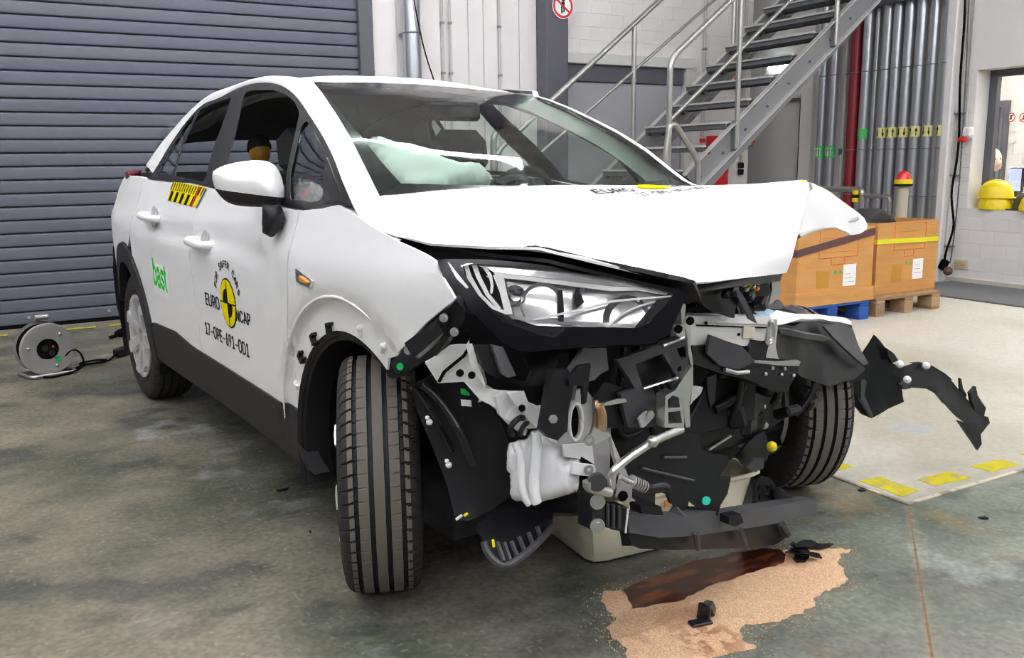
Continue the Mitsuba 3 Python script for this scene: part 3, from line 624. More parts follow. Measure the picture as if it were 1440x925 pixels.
# ---- bonnet: a patch between four edge curves, buckled up by the crash
def coons(right, front, left, rear, n=36):
    """right and left run rear to front, rear and front run right to left"""
    r, l, f, b = (resample(np.array(q), n) for q in (right, left, front, rear)); s = np.linspace(0, 1, n)
    U, V = s[None, :, None], s[:, None, None]
    G = (1 - U) * r[:, None] + U * l[:, None] + (1 - V) * b[None] + V * f[None]
    G -= (1 - U) * (1 - V) * r[0] + U * (1 - V) * l[0] + (1 - U) * V * r[-1] + U * V * l[-1]
    return G
hr = [(-.116,-.74,1.061),(-.092,-.74,1.039),(-.041,-.745,1.01),(0.001,-.74,0.99),(0.198,-.715,0.969),(0.432,-.69,0.975),(0.595,-.675,0.985)]
hf = [(0.6,-.679,0.985),(0.65,-.635,0.969),(0.69,-.589,0.954),(0.73,-.482,0.924),(0.76,-.37,0.899),(0.735,-.286,0.892),(0.68,-.125,0.883),(0.6,0.095,0.868),(0.56,0.198,0.861)]
hl = [(-.08,0.54,1.076),(0.05,0.557,1.08),(0.15,0.547,1.084),(0.25,0.566,1.092),(0.34,0.548,1.099),(0.37,0.536,1.098),(0.42,0.462,1.06),(0.51,0.314,0.976),(0.555,0.229,0.904),(0.56,0.198,0.861)]
hb = [(-.116,-.74,1.061),(-.13,-.711,1.073),(-.13,-.684,1.08),(0.02,-.62,1.093),(0.09,-.482,1.1),(0.11,-.354,1.101),(0.1,-.195,1.099),(0.06,0.003,1.093),(0,0.24,1.085),(-.08,0.54,1.076)]
HG = coons(hr, hf, hl, hb)
# creases: one pressed line on each flank and a shallow buckle
uu, vv = np.meshgrid(np.linspace(0, 1, 36), np.linspace(0, 1, 36))
HG[..., 2] += .012 * np.exp(-((uu - .18) / .05) ** 2) * np.sin(math.pi * vv) + .01 * np.exp(-((vv - .55) / .1) ** 2) * np.sin(math.pi * uu)
C('bonnet', shell(gridmesh(HG), .006), PAINT, 40, 'white bonnet buckled upwards')
HI = HG - [.0, 0, .022]; HI[:, :, 0] -= .012
C('bonnet_inner_panel', shell(gridmesh(HI[1:, 1:-1]), .008), BLACK, 40, 'black underside of the bonnet')
C('bonnet_flap', sheet([(0.37,0.523,1.095),(0.36,0.55,1.097),(0.33,0.622,1.092),(0.29,0.736,1.071),(0.25,0.846,1.044),(0.22,0.955,1.014),(0.19,1.067,0.979),(0.17,1.142,0.95),(0.17,1.165,0.923),(0.18,1.14,0.909),(0.2,1.073,0.899),(0.22,0.99,0.899),(0.24,0.931,0.916),(0.28,0.813,0.94),(0.34,0.655,0.949),(0.4,0.505,0.948),(0.44,0.407,0.944),(0.44,0.412,0.993),(0.42,0.448,1.044)], .012, .02, noise_amp=.006), PAINT, 40, 'white folded corner of the bonnet')
C('bonnet_flap_lip', tube(spline([(0.2,1.059,0.956),(0.22,0.961,0.947),(0.26,0.826,0.943),(0.33,0.662,0.946),(0.39,0.518,0.945),(0.44,0.409,0.941)], 24), .007, 8), ALU, 40)
C('tape_scrap', sheet([(0.375,0.494,1.102),(0.375,0.519,1.104),(0.375,0.532,1.094),(0.375,0.52,1.079)], .003, .02), YSTICK)
C('hinge_bracket', sheet([(0.36,0.55,1.094),(0.36,0.567,1.094),(0.36,0.576,1.077),(0.36,0.552,1.064),(0.36,0.539,1.065)], .006, .02), STEEL)
# lettering and target on the bonnet, seen at a flat angle
_hn = lambda i, j: HG[i, j]
def on_bonnet(v):
    """(s, t) on the bonnet: s across 0..1 right to left, t from the rear 0..1"""
    i, j = v[:, 1] * 35, v[:, 0] * 35; i0, j0 = np.clip(i.astype(int), 0, 34), np.clip(j.astype(int), 0, 34); a, b = (i - i0)[:, None], (j - j0)[:, None]
    return HG[i0, j0] * (1 - a) * (1 - b) + HG[i0 + 1, j0] * a * (1 - b) + HG[i0, j0 + 1] * (1 - a) * b + HG[i0 + 1, j0 + 1] * a * b
def bonnet_print(m, s0, t0, ws, wt):
    v = m.vertices; v = v - [v[:, 0].min(), v[:, 1].min(), 0]; k = v[:, :2].max(0); z = v[:, 2].copy()
    q = np.stack([s0 + ws * v[:, 0] / k[0], t0 - wt * v[:, 1] / k[1]], -1); p = on_bonnet(q); m.vertices = p + [0, 0, .009] + z[:, None] * [0, 0, .5]; return m
C('bonnet__lettering', bonnet_print(text_mesh('EURO', .05, .001), .50, .11, .13, .05), INK)
C('bonnet__lettering', bonnet_print(text_mesh('NCAP', .05, .001), .80, .08, .12, .04), INK)
C('bonnet__lettering', bonnet_print(text_mesh('17-OPE-691-OD1', .05, .001), .60, .185, .26, .05), INK)
dk = disc((0, 0, 0), (0, 0, 1), .1, .001); C('bonnet__target_disc', bonnet_print(dk, .675, .095, .115, .085), YSTICK)
# ---- the body side's markings
def on_side(m, off=.0015):
    """bends a flat print (x, -, z) onto the right body side"""
    v = m.vertices.copy(); m.vertices = np.stack([v[:, 0], -(W(v[:, 0], v[:, 2]) + off) + v[:, 1], v[:, 2]], -1); return m
def side_text(s, h, p, q, **k):
    m = text(s, h, (p[0], 0, p[1]), (q[0] - p[0], 0, q[1] - p[1]), (-(q[1] - p[1]), 0, q[0] - p[0]), .001, **k); m.vertices[:, 1] = -np.abs(m.vertices[:, 1]); return on_side(m)
EP = np.array([(-1.228,0.662),(-1.056,0.661),(-1.21,0.71),(-.882,0.648),(-.732,0.65),(-.862,0.69),(-1.275,0.544),(-.781,0.534),(-1.251,0.592)])
for wd, i in (('EURO', 0), ('NCAP', 3), ('17-OPE-691-OD1', 6)):
    C('front_door__lettering', side_text(wd, abs(EP[i + 2][1] - EP[i][1]) * .98, EP[i], EP[i + 1], width=float(np.hypot(*(EP[i + 1] - EP[i])))), INK)
TP = np.array([(-.951,0.782),(-.978,0.616),(-1.03,0.701),(-.873,0.7),(-.952,0.7),(-.931,0.825)])
tc = TP[4]; ra, rb_ = abs(TP[3][0] - TP[2][0]) / 2, abs(TP[0][1] - TP[1][1]) / 2; rarc = TP[5][1] - tc[1]
an = np.linspace(0, 2 * np.pi, 41)
flat = lambda P, y: (lambda m: (setattr(m, 'vertices', np.stack([m.vertices[:, 0], -m.vertices[:, 2], m.vertices[:, 1]], -1)), on_side(m, y), m)[2])(trimesh.creation.extrude_polygon(P, .001, engine='earcut'))
ell = lambda s, a0=0, a1=2 * math.pi: [(tc[0] + ra * s * math.cos(t), tc[1] + rb_ * s * math.sin(t)) for t in np.linspace(a0, a1, 41)]
C('front_door__target_ring', flat(sg.Polygon(ell(1.06)), .001), INK)
C('front_door__target_disc', flat(sg.Polygon(ell(1.)), .002), YSTICK, label='yellow round crash target')
for a0 in (math.pi / 2, math.pi * 1.5): C('front_door__target_quarter', flat(sg.Polygon([tc] + ell(.62, a0, a0 + math.pi / 2)), .003), INK)
C('front_door__target_line', flat(sg.box(tc[0] - .002, tc[1] - rb_, tc[0] + .002, tc[1] + rb_).union(sg.box(tc[0] - ra, tc[1] - .002, tc[0] + ra, tc[1] + .002)), .003), INK)
for i, ch in enumerate('FOR SAFER CARS'):
    if ch == ' ': continue
    t = math.radians(158 - i * 136 / 13.); cx, cz = tc[0] + rarc * math.cos(t), tc[1] + rarc * math.sin(t)
    m = text_mesh(ch, rarc * .20, .001); v = m.vertices; v[:, 0] -= v[:, 0].mean(); r = t - math.pi / 2
    m.vertices = np.stack([cx + v[:, 0] * math.cos(r) - v[:, 1] * math.sin(r), -v[:, 2], cz + v[:, 0] * math.sin(r) + v[:, 1] * math.cos(r)], -1)
    C('front_door__lettering', on_side(m), INK)
lab_p = np.array([(-1.965,0.754),(-1.713,0.752),(-1.766,0.612),(-2.018,0.622)])
C('rear_door__sticker', flat(sg.Polygon(lab_p), .001), WHITES, label='white square sticker with green letters')
C('rear_door__sticker_print', side_text('bast', .115, (lab_p[3][0] + .016, lab_p[3][1] + .04), (lab_p[2][0], lab_p[2][1] + .035), bold=True, width=float(lab_p[2][0] - lab_p[3][0]) * .90), GREENS)
sc = np.array([(-1.815,1.109),(-1.36,1.093),(-1.312,1.089),(-1.373,1.014),(-1.834,1.032)])
C('rear_door__scale_sticker', flat(sg.Polygon(sc), .0015), YSTICK, label='yellow scale sticker with black bars')
def lerp(a, b, t): return (np.asarray(a) * (1 - t) + np.asarray(b) * t)
for i in range(5):
    t = .06 + i * .175; a0, a1 = lerp(sc[4], sc[3], t), lerp(sc[4], sc[3], t + .075); b0, b1 = lerp(sc[0], sc[2], t), lerp(sc[0], sc[2], t + .075)
    C('rear_door__scale_bar', flat(sg.Polygon([a0, a1, lerp(a1, b1, .52), lerp(a0, b0, .52)]), .003), INK)
for i in range(14):
    t = .02 + i * .069; b0, b1 = lerp(sc[0], sc[2], t), lerp(sc[0], sc[2], t + .018); a0, a1 = lerp(sc[4], sc[3], t), lerp(sc[4], sc[3], t + .018)
    C('rear_door__scale_tick', flat(sg.Polygon([b0, b1, lerp(b1, a1, .42), lerp(b0, a0, .42)]), .003), INK)
C('rear_door__scale_line', flat(sg.Polygon([lerp(sc[0], sc[2], .80), lerp(sc[0], sc[2], .84), lerp(sc[4], sc[3], .84), lerp(sc[4], sc[3], .80)]), .004), REDP)
C('rear_door__scale_line', flat(sg.Polygon([lerp(sc[0], sc[2], .97), sc[2], sc[3], lerp(sc[4], sc[3], .97)]), .004), BLUEINK)
# handles: a dished recess with a bar
for nm, hx, hz in (('front_door', -1.235, .893), ('rear_door', -1.985, .957)):
    y = float(W(hx, hz))
    o = [(hx + .055 * math.cos(t), -y - .0005, hz + .052 * math.sin(t)) for t in np.linspace(0, 2 * math.pi, 24, False)]
    C(nm + '__handle_recess', disc((hx + .02, -y - .001, hz), (0, -1, .12), .047, .002), prin('recess', (.45, .45, .46), .4) if nm == 'front_door' else 'm_recess')
    p = spline([(hx - .10, -y + .004, hz + .002), (hx - .085, -y - .03, hz + .003), (hx, -y - .040, hz), (hx + .085, -y - .032, hz - .004), (hx + .105, -y + .004, hz - .006)], 18)
    m = tube(p, .016, 12); C(nm + '__handle', m, PAINT, 50)
# side repeater, wheel arch clips
rp = [(-.281,0.878),(-.176,0.856),(-.191,0.841),(-.281,0.847)]
C('side_repeater', on_side((lambda m: (setattr(m, 'vertices', np.stack([m.vertices[:, 0], -m.vertices[:, 2] * .008, m.vertices[:, 1]], -1)), m)[1])(trimesh.creation.extrude_polygon(sg.Polygon(rp).buffer(.004), 1, engine='earcut')), 0), CHROME, False, 'small amber side repeater')
rc = np.mean(rp, 0); C('side_repeater__lens', on_side((lambda m: (setattr(m, 'vertices', np.stack([m.vertices[:, 0], -m.vertices[:, 2] * .014, m.vertices[:, 1]], -1)), m)[1])(trimesh.creation.extrude_polygon(sg.Polygon(rp).buffer(-.006).intersection(sg.box(rc[0] - .015, 0, 1, 2)), 1, engine='earcut')), 0), prin('amber', (.75, .28, .02), .2, coat=1.))
for (u, z_), bl in zip([(-.339,0.611),(-.229,0.683),(-.112,0.731),(0.071,0.752),(0.193,0.725),(-.412,0.512)], (1, 1, 1, 0, 0, 0)):
    y = float(W(u, z_)); q = math.degrees(math.atan2(z_ - .33, u + .02))
    m = cat([bx(-.012, .012, -.016, .002, .008, .016), bx(-.012, -.004, -.016, .002, -.016, .016), bx(-.012, .012, -.016, .002, -.016, -.009)]) if bl else cat([ball((0, -.004, .006), .010, 1), bx(-.004, .004, -.012, 0, -.014, .006)])
    rotm(m, 90 - q, [0, 1, 0]); m.apply_translation((u, -y, z_)); C('front_wing__clip', m, BLACK if bl else WHITEP)
# ---- door mirror
mo = [(-.648,-.988,1.15),(-.64,-.972,1.163),(-.628,-.951,1.174),(-.598,-.905,1.185),(-.564,-.854,1.188),(-.542,-.829,1.175),(-.528,-.817,1.148),(-.517,-.813,1.112),(-.511,-.814,1.082),(-.511,-.823,1.055),(-.526,-.846,1.047),(-.553,-.886,1.046),(-.582,-.926,1.049),(-.604,-.955,1.057),(-.62,-.973,1.075),(-.637,-.987,1.105)]
mo = smoothed(mo, 2); mw = pillow(mo, .055, .06, .085, .007); mid = [(-.639,-.989,1.105),(-.514,-.82,1.075)]
mc, ma, mb, mn = plane_of(mo); v = mw.vertices
dl = np.array(mid[1]) - np.array(mid[0]); dl /= np.linalg.norm(dl); upv = np.array([0, 0, 1.]) - dl * dl[2]
for nm, sg_, mat, lb in (('cap', 1, PAINT, 'white mirror cap'), ('bowl', -1, CLAD, 'black lower mirror shell')):
    C('door_mirror__' + nm, mw.slice_plane(mid[0], upv * sg_), mat, True, lb)
foot = [(-.492,-.892,1.058),(-.459,-.846,1.055),(-.446,-.84,1.016),(-.448,-.851,0.99),(-.459,-.876,0.961),(-.464,-.884,0.96),(-.479,-.902,0.973)]
fm = pillow(foot, .035, .05, .03, .012); C('door_mirror__foot', fm, BLACK, 40)
C('door_mirror__sail', panel(SAIL, -1, .004, .03, .03, (), 0), BLACK, 35)
# ---- headlight: bezel with an opening, chrome bowl, light guides, clear lens
HLN = np.array([.755, -.607, .25])
HB = [(0.441,-.838,0.959),(0.447,-.829,0.964),(0.511,-.75,0.962),(0.562,-.69,0.955),(0.619,-.624,0.943),(0.686,-.546,0.928),(0.726,-.502,0.915),(0.782,-.44,0.897),(0.794,-.429,0.887),(0.794,-.442,0.854),(0.791,-.457,0.829),(0.788,-.471,0.801),(0.772,-.497,0.787),(0.752,-.524,0.782),(0.699,-.592,0.779),(0.632,-.678,0.77),(0.606,-.713,0.765),(0.588,-.733,0.77),(0.566,-.754,0.787),(0.548,-.767,0.808),(0.512,-.795,0.851),(0.479,-.82,0.888),(0.454,-.834,0.93)]
HL_ = [(0.476,-.798,0.949),(0.485,-.786,0.954),(0.536,-.725,0.949),(0.606,-.641,0.939),(0.688,-.547,0.922),(0.727,-.503,0.907),(0.778,-.449,0.887),(0.771,-.468,0.862),(0.757,-.5,0.827),(0.743,-.522,0.816),(0.651,-.636,0.817),(0.635,-.664,0.795),(0.618,-.684,0.8),(0.56,-.744,0.828),(0.532,-.766,0.859),(0.497,-.789,0.908)]
ho, li = np.array(HB), np.array(HL_)
C('headlight__bezel', sheet(ho, .03, .02, [li]), GLOSS, 40, 'gloss black headlight surround')
hc = li.mean(0)
L1 = resample(np.vstack([li, li[:1]]), 70); L2 = hc + (L1 - hc) * .93 - HLN * .10
C('headlight__tub', gridmesh([L1 - HLN * .004, L1 - HLN * .03, L2]), GLOSS, 40)
C('headlight__tub', sheet(L2, .004, .02), 'm_reflector' if 'm_reflector' in scene else BLACK)
C('headlight__housing', extrude(hc + (ho - hc) * .97 - HLN * .112, -HLN * .06), BLACK)
refl = [(0.508,-.711,0.922),(0.539,-.674,0.918),(0.666,-.527,0.891),(0.717,-.464,0.889),(0.747,-.432,0.879),(0.735,-.457,0.852),(0.713,-.501,0.812),(0.623,-.613,0.812),(0.577,-.67,0.814),(0.54,-.708,0.832)]
C('headlight__reflector', sheet(refl, .004, .012, noise_amp=.02, seed=3), prin('reflector', (.60, .59, .60), .16, metal=.85), 35, 'chrome reflector')
def bowl(c, n, r, dep, k=24):
    n = np.asarray(n, float) / np.linalg.norm(n); a = np.cross(n, [0, 0, 1.]); a /= np.linalg.norm(a); b = np.cross(a, n)
    return gridmesh([[np.asarray(c) + r * s * (math.cos(t) * a + math.sin(t) * b) - n * dep * (1 - s * s) for t in np.linspace(0, 2 * math.pi, k)] for s in np.linspace(.02, 1, 8)])
pc = [(0.584,-.658,0.863)][0]; C('headlight__bowl', bowl(pc, HLN, .048, .04), prin('satin_chrome', (.5, .48, .47), .3, metal=1.), True)
C('headlight__bowl', disc(np.array(pc) - HLN * .02, HLN, .016, .006), CHROME)
pc = [(0.706,-.518,0.831)][0]; C('headlight__bowl', bowl(pc, HLN, .052, .035), 'm_satin_chrome', True)
pc = [(0.545,-.703,0.883)][0]; C('headlight__bowl', bowl(pc, HLN, .022, .02), CHROME, True)
for P in ([(0.468,-.787,0.951),(0.474,-.78,0.951),(0.484,-.777,0.926),(0.507,-.765,0.886),(0.529,-.748,0.86),(0.547,-.729,0.85),(0.548,-.732,0.844),(0.527,-.753,0.855),(0.503,-.771,0.883),(0.479,-.785,0.921)], [(0.479,-.773,0.95),(0.486,-.764,0.95),(0.496,-.761,0.926),(0.517,-.752,0.887),(0.539,-.737,0.857),(0.534,-.744,0.854),(0.513,-.759,0.883),(0.492,-.769,0.921)], [(0.496,-.755,0.943),(0.501,-.748,0.944),(0.512,-.741,0.927),(0.519,-.742,0.906),(0.521,-.747,0.888),(0.518,-.751,0.888),(0.515,-.747,0.906),(0.508,-.748,0.926)], [(0.468,-.795,0.947),(0.47,-.791,0.948),(0.478,-.79,0.928),(0.489,-.787,0.901),(0.487,-.791,0.9),(0.475,-.796,0.923)], [(0.515,-.741,0.928),(0.532,-.723,0.922),(0.54,-.723,0.896),(0.56,-.72,0.843),(0.549,-.733,0.843),(0.532,-.735,0.891)]):
    C('headlight__light_guide', sheet(P, .006, .01), WHITEP)
for P, mt in (([(0.512,-.738,0.934),(0.557,-.687,0.925),(0.681,-.541,0.902),(0.719,-.495,0.9),(0.762,-.447,0.888),(0.759,-.453,0.883),(0.717,-.5,0.893),(0.684,-.543,0.892),(0.559,-.688,0.916),(0.519,-.735,0.922)], WHITEP), ([(0.473,-.773,0.953),(0.521,-.715,0.947),(0.593,-.631,0.937),(0.675,-.536,0.919),(0.715,-.492,0.905),(0.753,-.451,0.889),(0.716,-.493,0.901),(0.678,-.538,0.902),(0.554,-.684,0.925),(0.509,-.736,0.934),(0.501,-.744,0.94)], 'm_reflector'), ([(0.591,-.688,0.834),(0.656,-.598,0.857),(0.69,-.549,0.873),(0.726,-.502,0.878),(0.777,-.436,0.884),(0.779,-.435,0.881),(0.727,-.503,0.874),(0.691,-.549,0.868),(0.657,-.599,0.852),(0.592,-.688,0.83)], WHITEP), ([(0.544,-.722,0.84),(0.584,-.675,0.831),(0.624,-.628,0.827),(0.689,-.547,0.823),(0.722,-.509,0.819),(0.723,-.51,0.812),(0.691,-.549,0.814),(0.625,-.629,0.819),(0.586,-.676,0.823),(0.551,-.716,0.832)], 'm_reflector')):
    C('headlight__light_bar', sheet(P, .006, .012), mt)
C('headlight__light_bar', tube(spline([(0.69,-.553,0.817),(0.699,-.532,0.837),(0.716,-.504,0.854),(0.741,-.468,0.868)], 16), .003, 8), WHITEP, 50)
for P in ([(0.605,-.63,0.894),(0.611,-.622,0.894),(0.621,-.626,0.856),(0.627,-.631,0.826),(0.619,-.64,0.827)], [(0.628,-.6,0.896),(0.643,-.581,0.897),(0.639,-.592,0.884),(0.646,-.589,0.868),(0.639,-.603,0.855),(0.632,-.606,0.868)], [(0.535,-.712,0.898),(0.553,-.69,0.896),(0.556,-.692,0.885),(0.545,-.705,0.885),(0.537,-.713,0.89)]): C('headlight__dark_insert', sheet(P, .005, .012), GLOSS)
C('headlight__wedge', sheet([(0.73,-.504,0.813),(0.741,-.485,0.825),(0.756,-.453,0.859),(0.763,-.436,0.878),(0.743,-.464,0.872),(0.736,-.481,0.851),(0.728,-.502,0.825),(0.724,-.511,0.814)], .006, .012), GLOSS)
C('headlight__light_guide', sheet([(0.457,-.821,0.957),(0.459,-.818,0.956),(0.497,-.793,0.903),(0.495,-.797,0.9),(0.476,-.812,0.923)], .003), WHITEP)
c0, a0, b0, n0 = plane_of(li); Vq, Fq = gridclip(sg.Polygon(np.stack([(li - c0) @ a0, (li - c0) @ b0], -1)), .03)
C('headlight__lens', trimesh.Trimesh(c0 + Vq[:, :1] * a0 + Vq[:, 1:2] * b0 + HLN * .004, Fq, process=False), LENS, False, 'clear lens')
# black seal and slam panel under the bonnet edge
C('slam_panel', sheet([(-.041,-.735,0.998),(0.172,-.7,0.968),(0.387,-.66,0.972),(0.548,-.64,0.979),(0.679,-.58,0.954),(0.807,-.42,0.911),(0.773,-.36,0.867),(0.729,-.37,0.847),(0.506,-.52,0.886),(0.356,-.74,0.937),(0.375,-.79,0.942),(0.307,-.81,0.971),(0.19,-.8,0.986)], .01, .03), BLACK, 30, 'black panel under the bonnet edge')
# ---- what the torn-off bumper laid bare
def S(name, mat, P, th=.005, h=.02, lab=None, holes=(), amp=.0, sm=35, seed=0):
    return C(name, sheet(P, th, h, holes, amp, seed), mat, sm, lab)
GREYM = prin('primed_steel', (.46, .45, .45), .45, metal=.25)
SATIN = prin('satin_black', (.010, .010, .012), .24, spec=.4)
CHARC = prin('charcoal_plastic', (.045, .045, .05), .34, spec=.4)
GREYP = prin('grey_plastic', (.11, .11, .12), .42)
MILK = prin('milky_plastic', (.80, .80, .82), .35, spec_trans=0.)
BUFF = prin('cream_plastic', (.88, .85, .66), .4)
LOWB = prin('lower_beam', (.062, .062, .07), .36, spec=.4)
# engine bay, dark bulk behind everything
C('engine', box((.10, -.05, .55), (.42, .95, .52), 0, .05), DARK, False, 'dark engine bulk')
for i, (x, y, z, a, b, c) in enumerate(((.33, -.30, .60, .10, .30, .22), (.34, .12, .55, .12, .34, .30), (.30, .40, .62, .14, .16, .22), (.36, -.05, .78, .10, .5, .07), (.30, .10, .36, .18, .5, .12), (.36, .32, .42, .08, .2, .18))):
    C('engine_cover', box((x, y, z), (a, b, c), (4, -8, 12, 3, -5, 15)[i], .02), SATIN, False)
C('radiator', box((.47, -.12, .60), (.035, .62, .36), 0, .006), DARK)
rnd = random.Random(5)
for i in range(9):
    y0 = -.35 + .09 * i; p = [(.42 + rnd.uniform(0, .08), y0, .40 + rnd.uniform(0, .3)), (.50, y0 + rnd.uniform(-.1, .1), .55 + rnd.uniform(-.1, .15)), (.46, y0 + rnd.uniform(-.15, .15), .72 + rnd.uniform(-.1, .1)), (.36, y0 + rnd.uniform(-.1, .15), .80)]
    C('hose', tube(spline(p, 20), rnd.choice([.008, .011, .016]), 8), BLACK, 60)
for i in range(14):
    y, z, x = rnd.uniform(-.1, .48), rnd.uniform(.38, .72), rnd.uniform(.40, .50)
    C('fitting', rotm(box((x, y, z), (rnd.uniform(.03, .07), rnd.uniform(.03, .08), rnd.uniform(.03, .07)), rnd.uniform(0, 90), .008), rnd.uniform(-30, 30), [0, 1, 0], (x, y, z)), rnd.choice([SATIN, BLACK, CHARC]))
# wing bracket under the headlight, with its bolts
S('wing_bracket', BLACK, [(0.53,-.846,0.884),(0.53,-.829,0.865),(0.52,-.821,0.832),(0.49,-.839,0.799),(0.43,-.852,0.732),(0.41,-.867,0.731),(0.38,-.877,0.708),(0.34,-.897,0.694),(0.32,-.901,0.715),(0.34,-.879,0.746),(0.36,-.869,0.764)], .02, .02, 'black wing bracket')
C('wing_bracket__block', extrude([(0.48,-.933,0.792),(0.48,-.855,0.833),(0.48,-.839,0.802),(0.48,-.913,0.756)], (.03, -.03, .01)), SATIN)
for b in [(0.53,-.877,0.849),(0.42,-.906,0.764),(0.55,-.864,0.82)]: C('bolt', cat([disc(b, (.7, -.7, .1), .006, .007, 6), disc(b, (.7, -.7, .1), .0095, .003, 20)]), ALU)
C('green_mark', disc([(0.375,-.904,0.719)][0], (.7, -.7, .1), .008, .002), GREENP)
# white front carrier metal under the headlight
S('apron', PAINTIN, [(0.43,-.87,0.732),(0.46,-.822,0.772),(0.49,-.796,0.774),(0.5,-.79,0.754),(0.52,-.783,0.716),(0.52,-.77,0.675),(0.53,-.704,0.662),(0.54,-.678,0.66),(0.55,-.674,0.636),(0.56,-.648,0.621),(0.57,-.627,0.622),(0.58,-.617,0.599),(0.57,-.644,0.573),(0.56,-.693,0.578),(0.54,-.734,0.606),(0.53,-.748,0.63),(0.51,-.778,0.649),(0.5,-.787,0.664),(0.48,-.8,0.688),(0.44,-.844,0.684)], .02, .02, 'white painted apron metal')
S('apron_flange', PAINTIN, [(0.51,-.811,0.777),(0.515,-.804,0.794),(0.53,-.794,0.737),(0.53,-.779,0.699),(0.53,-.774,0.678),(0.52,-.803,0.723)], .006, .02)
C('apron_crack', tube([(0.455,-.85,0.691),(0.465,-.842,0.714),(0.48,-.825,0.733),(0.495,-.808,0.751),(0.51,-.801,0.775),(0.52,-.803,0.795),(0.52,-.814,0.814)], .004, 6), SEAL)
S('apron_post', PAINTIN, [(0.54,-.754,0.658),(0.54,-.728,0.668),(0.54,-.711,0.626),(0.54,-.693,0.587),(0.54,-.669,0.565),(0.54,-.675,0.553),(0.54,-.717,0.586),(0.54,-.746,0.617)], .01, .02)
S('apron_shelf', PAINTIN, [(0.57,-.743,0.67),(0.57,-.713,0.67),(0.57,-.69,0.639),(0.57,-.666,0.625),(0.57,-.617,0.626),(0.57,-.605,0.64),(0.57,-.617,0.652),(0.57,-.63,0.608),(0.57,-.636,0.569),(0.57,-.667,0.579),(0.57,-.696,0.61),(0.57,-.726,0.645)], .012, .015)
for q in ([(0.585,-.874,0.739)], [(0.585,-.845,0.73)], [(0.585,-.716,0.636)]): C('rivet', disc(q[0], (.8, -.6, .1), .008, .004), SEAL)
# wheel arch liner of the right front wheel
S('wheel_liner', BLACK, [(0.32,-.848,0.653),(0.36,-.817,0.682),(0.38,-.777,0.68),(0.4,-.736,0.646),(0.43,-.702,0.608),(0.45,-.68,0.563),(0.46,-.666,0.515),(0.47,-.664,0.448),(0.47,-.671,0.385),(0.46,-.709,0.36),(0.45,-.776,0.341),(0.43,-.802,0.343),(0.4,-.804,0.421),(0.36,-.823,0.52),(0.33,-.839,0.59)], .006, .02, 'black plastic wheel arch liner', amp=.004)
S('wheel_liner__rib', SATIN, [(0.345,-.856,0.659),(0.355,-.845,0.644),(0.37,-.826,0.602),(0.39,-.807,0.557),(0.42,-.8,0.51),(0.415,-.803,0.504),(0.385,-.813,0.554),(0.36,-.832,0.606),(0.345,-.848,0.642)], .012, .02)
C('wheel_liner__rib', tube(spline([(0.36,-.841,0.663),(0.39,-.819,0.637),(0.42,-.806,0.605),(0.45,-.794,0.558),(0.46,-.778,0.506),(0.465,-.77,0.48)], 24), .010, 8), SATIN, 60)
for b in [(0.4,-.847,0.584),(0.43,-.816,0.482)]:
    b = np.array(b); C('wheel_liner__clip', cat([ball(b, .008, 1), ball(b + [0, -.005, .011], .0055, 1)]), WHITEP)
for q, mt in (([(0.6,-.809,0.355),(0.6,-.807,0.339)], YSTICK), ([(0.45,-.79,0.357),(0.45,-.78,0.361)], YSTICK), ([(0.45,-.812,0.353),(0.45,-.796,0.36)], WHITEP)): C('paint_mark', tube(q, .0035, 6), mt)
C('green_mark', sheet([(0.47,-.802,0.67),(0.47,-.791,0.668),(0.47,-.778,0.654),(0.47,-.781,0.65),(0.47,-.801,0.657)], .003), GREENP)
C('paper_tag', sheet([(0.47,-.802,0.645),(0.47,-.776,0.639),(0.47,-.775,0.624),(0.47,-.801,0.63)], .003), WHITEP)
# air guide below it
S('air_guide', BLACK, [(0.5,-.787,0.35),(0.45,-.696,0.351),(0.42,-.611,0.355),(0.46,-.422,0.323),(0.5,-.462,0.299),(0.52,-.58,0.335),(0.54,-.599,0.313),(0.58,-.689,0.297),(0.6,-.752,0.291),(0.6,-.781,0.289),(0.58,-.797,0.301),(0.55,-.799,0.332)], .01, .02, 'ribbed black air guide', amp=.006)
for q in ([(0.585,-.788,0.339),(0.615,-.791,0.306)], [(0.585,-.77,0.334),(0.61,-.771,0.301)], [(0.58,-.746,0.328),(0.605,-.748,0.302)], [(0.575,-.722,0.331),(0.6,-.723,0.306)], [(0.57,-.691,0.331),(0.59,-.693,0.31)], [(0.56,-.659,0.335),(0.575,-.659,0.312)]): C('air_guide__rib', tube(q, .006, 6), CHARC)
C('air_guide__rim', tube(spline([(0.565,-.809,0.34),(0.595,-.807,0.308),(0.615,-.792,0.296),(0.615,-.76,0.298),(0.59,-.684,0.308),(0.555,-.611,0.319)], 24), .009, 8), CHARC)
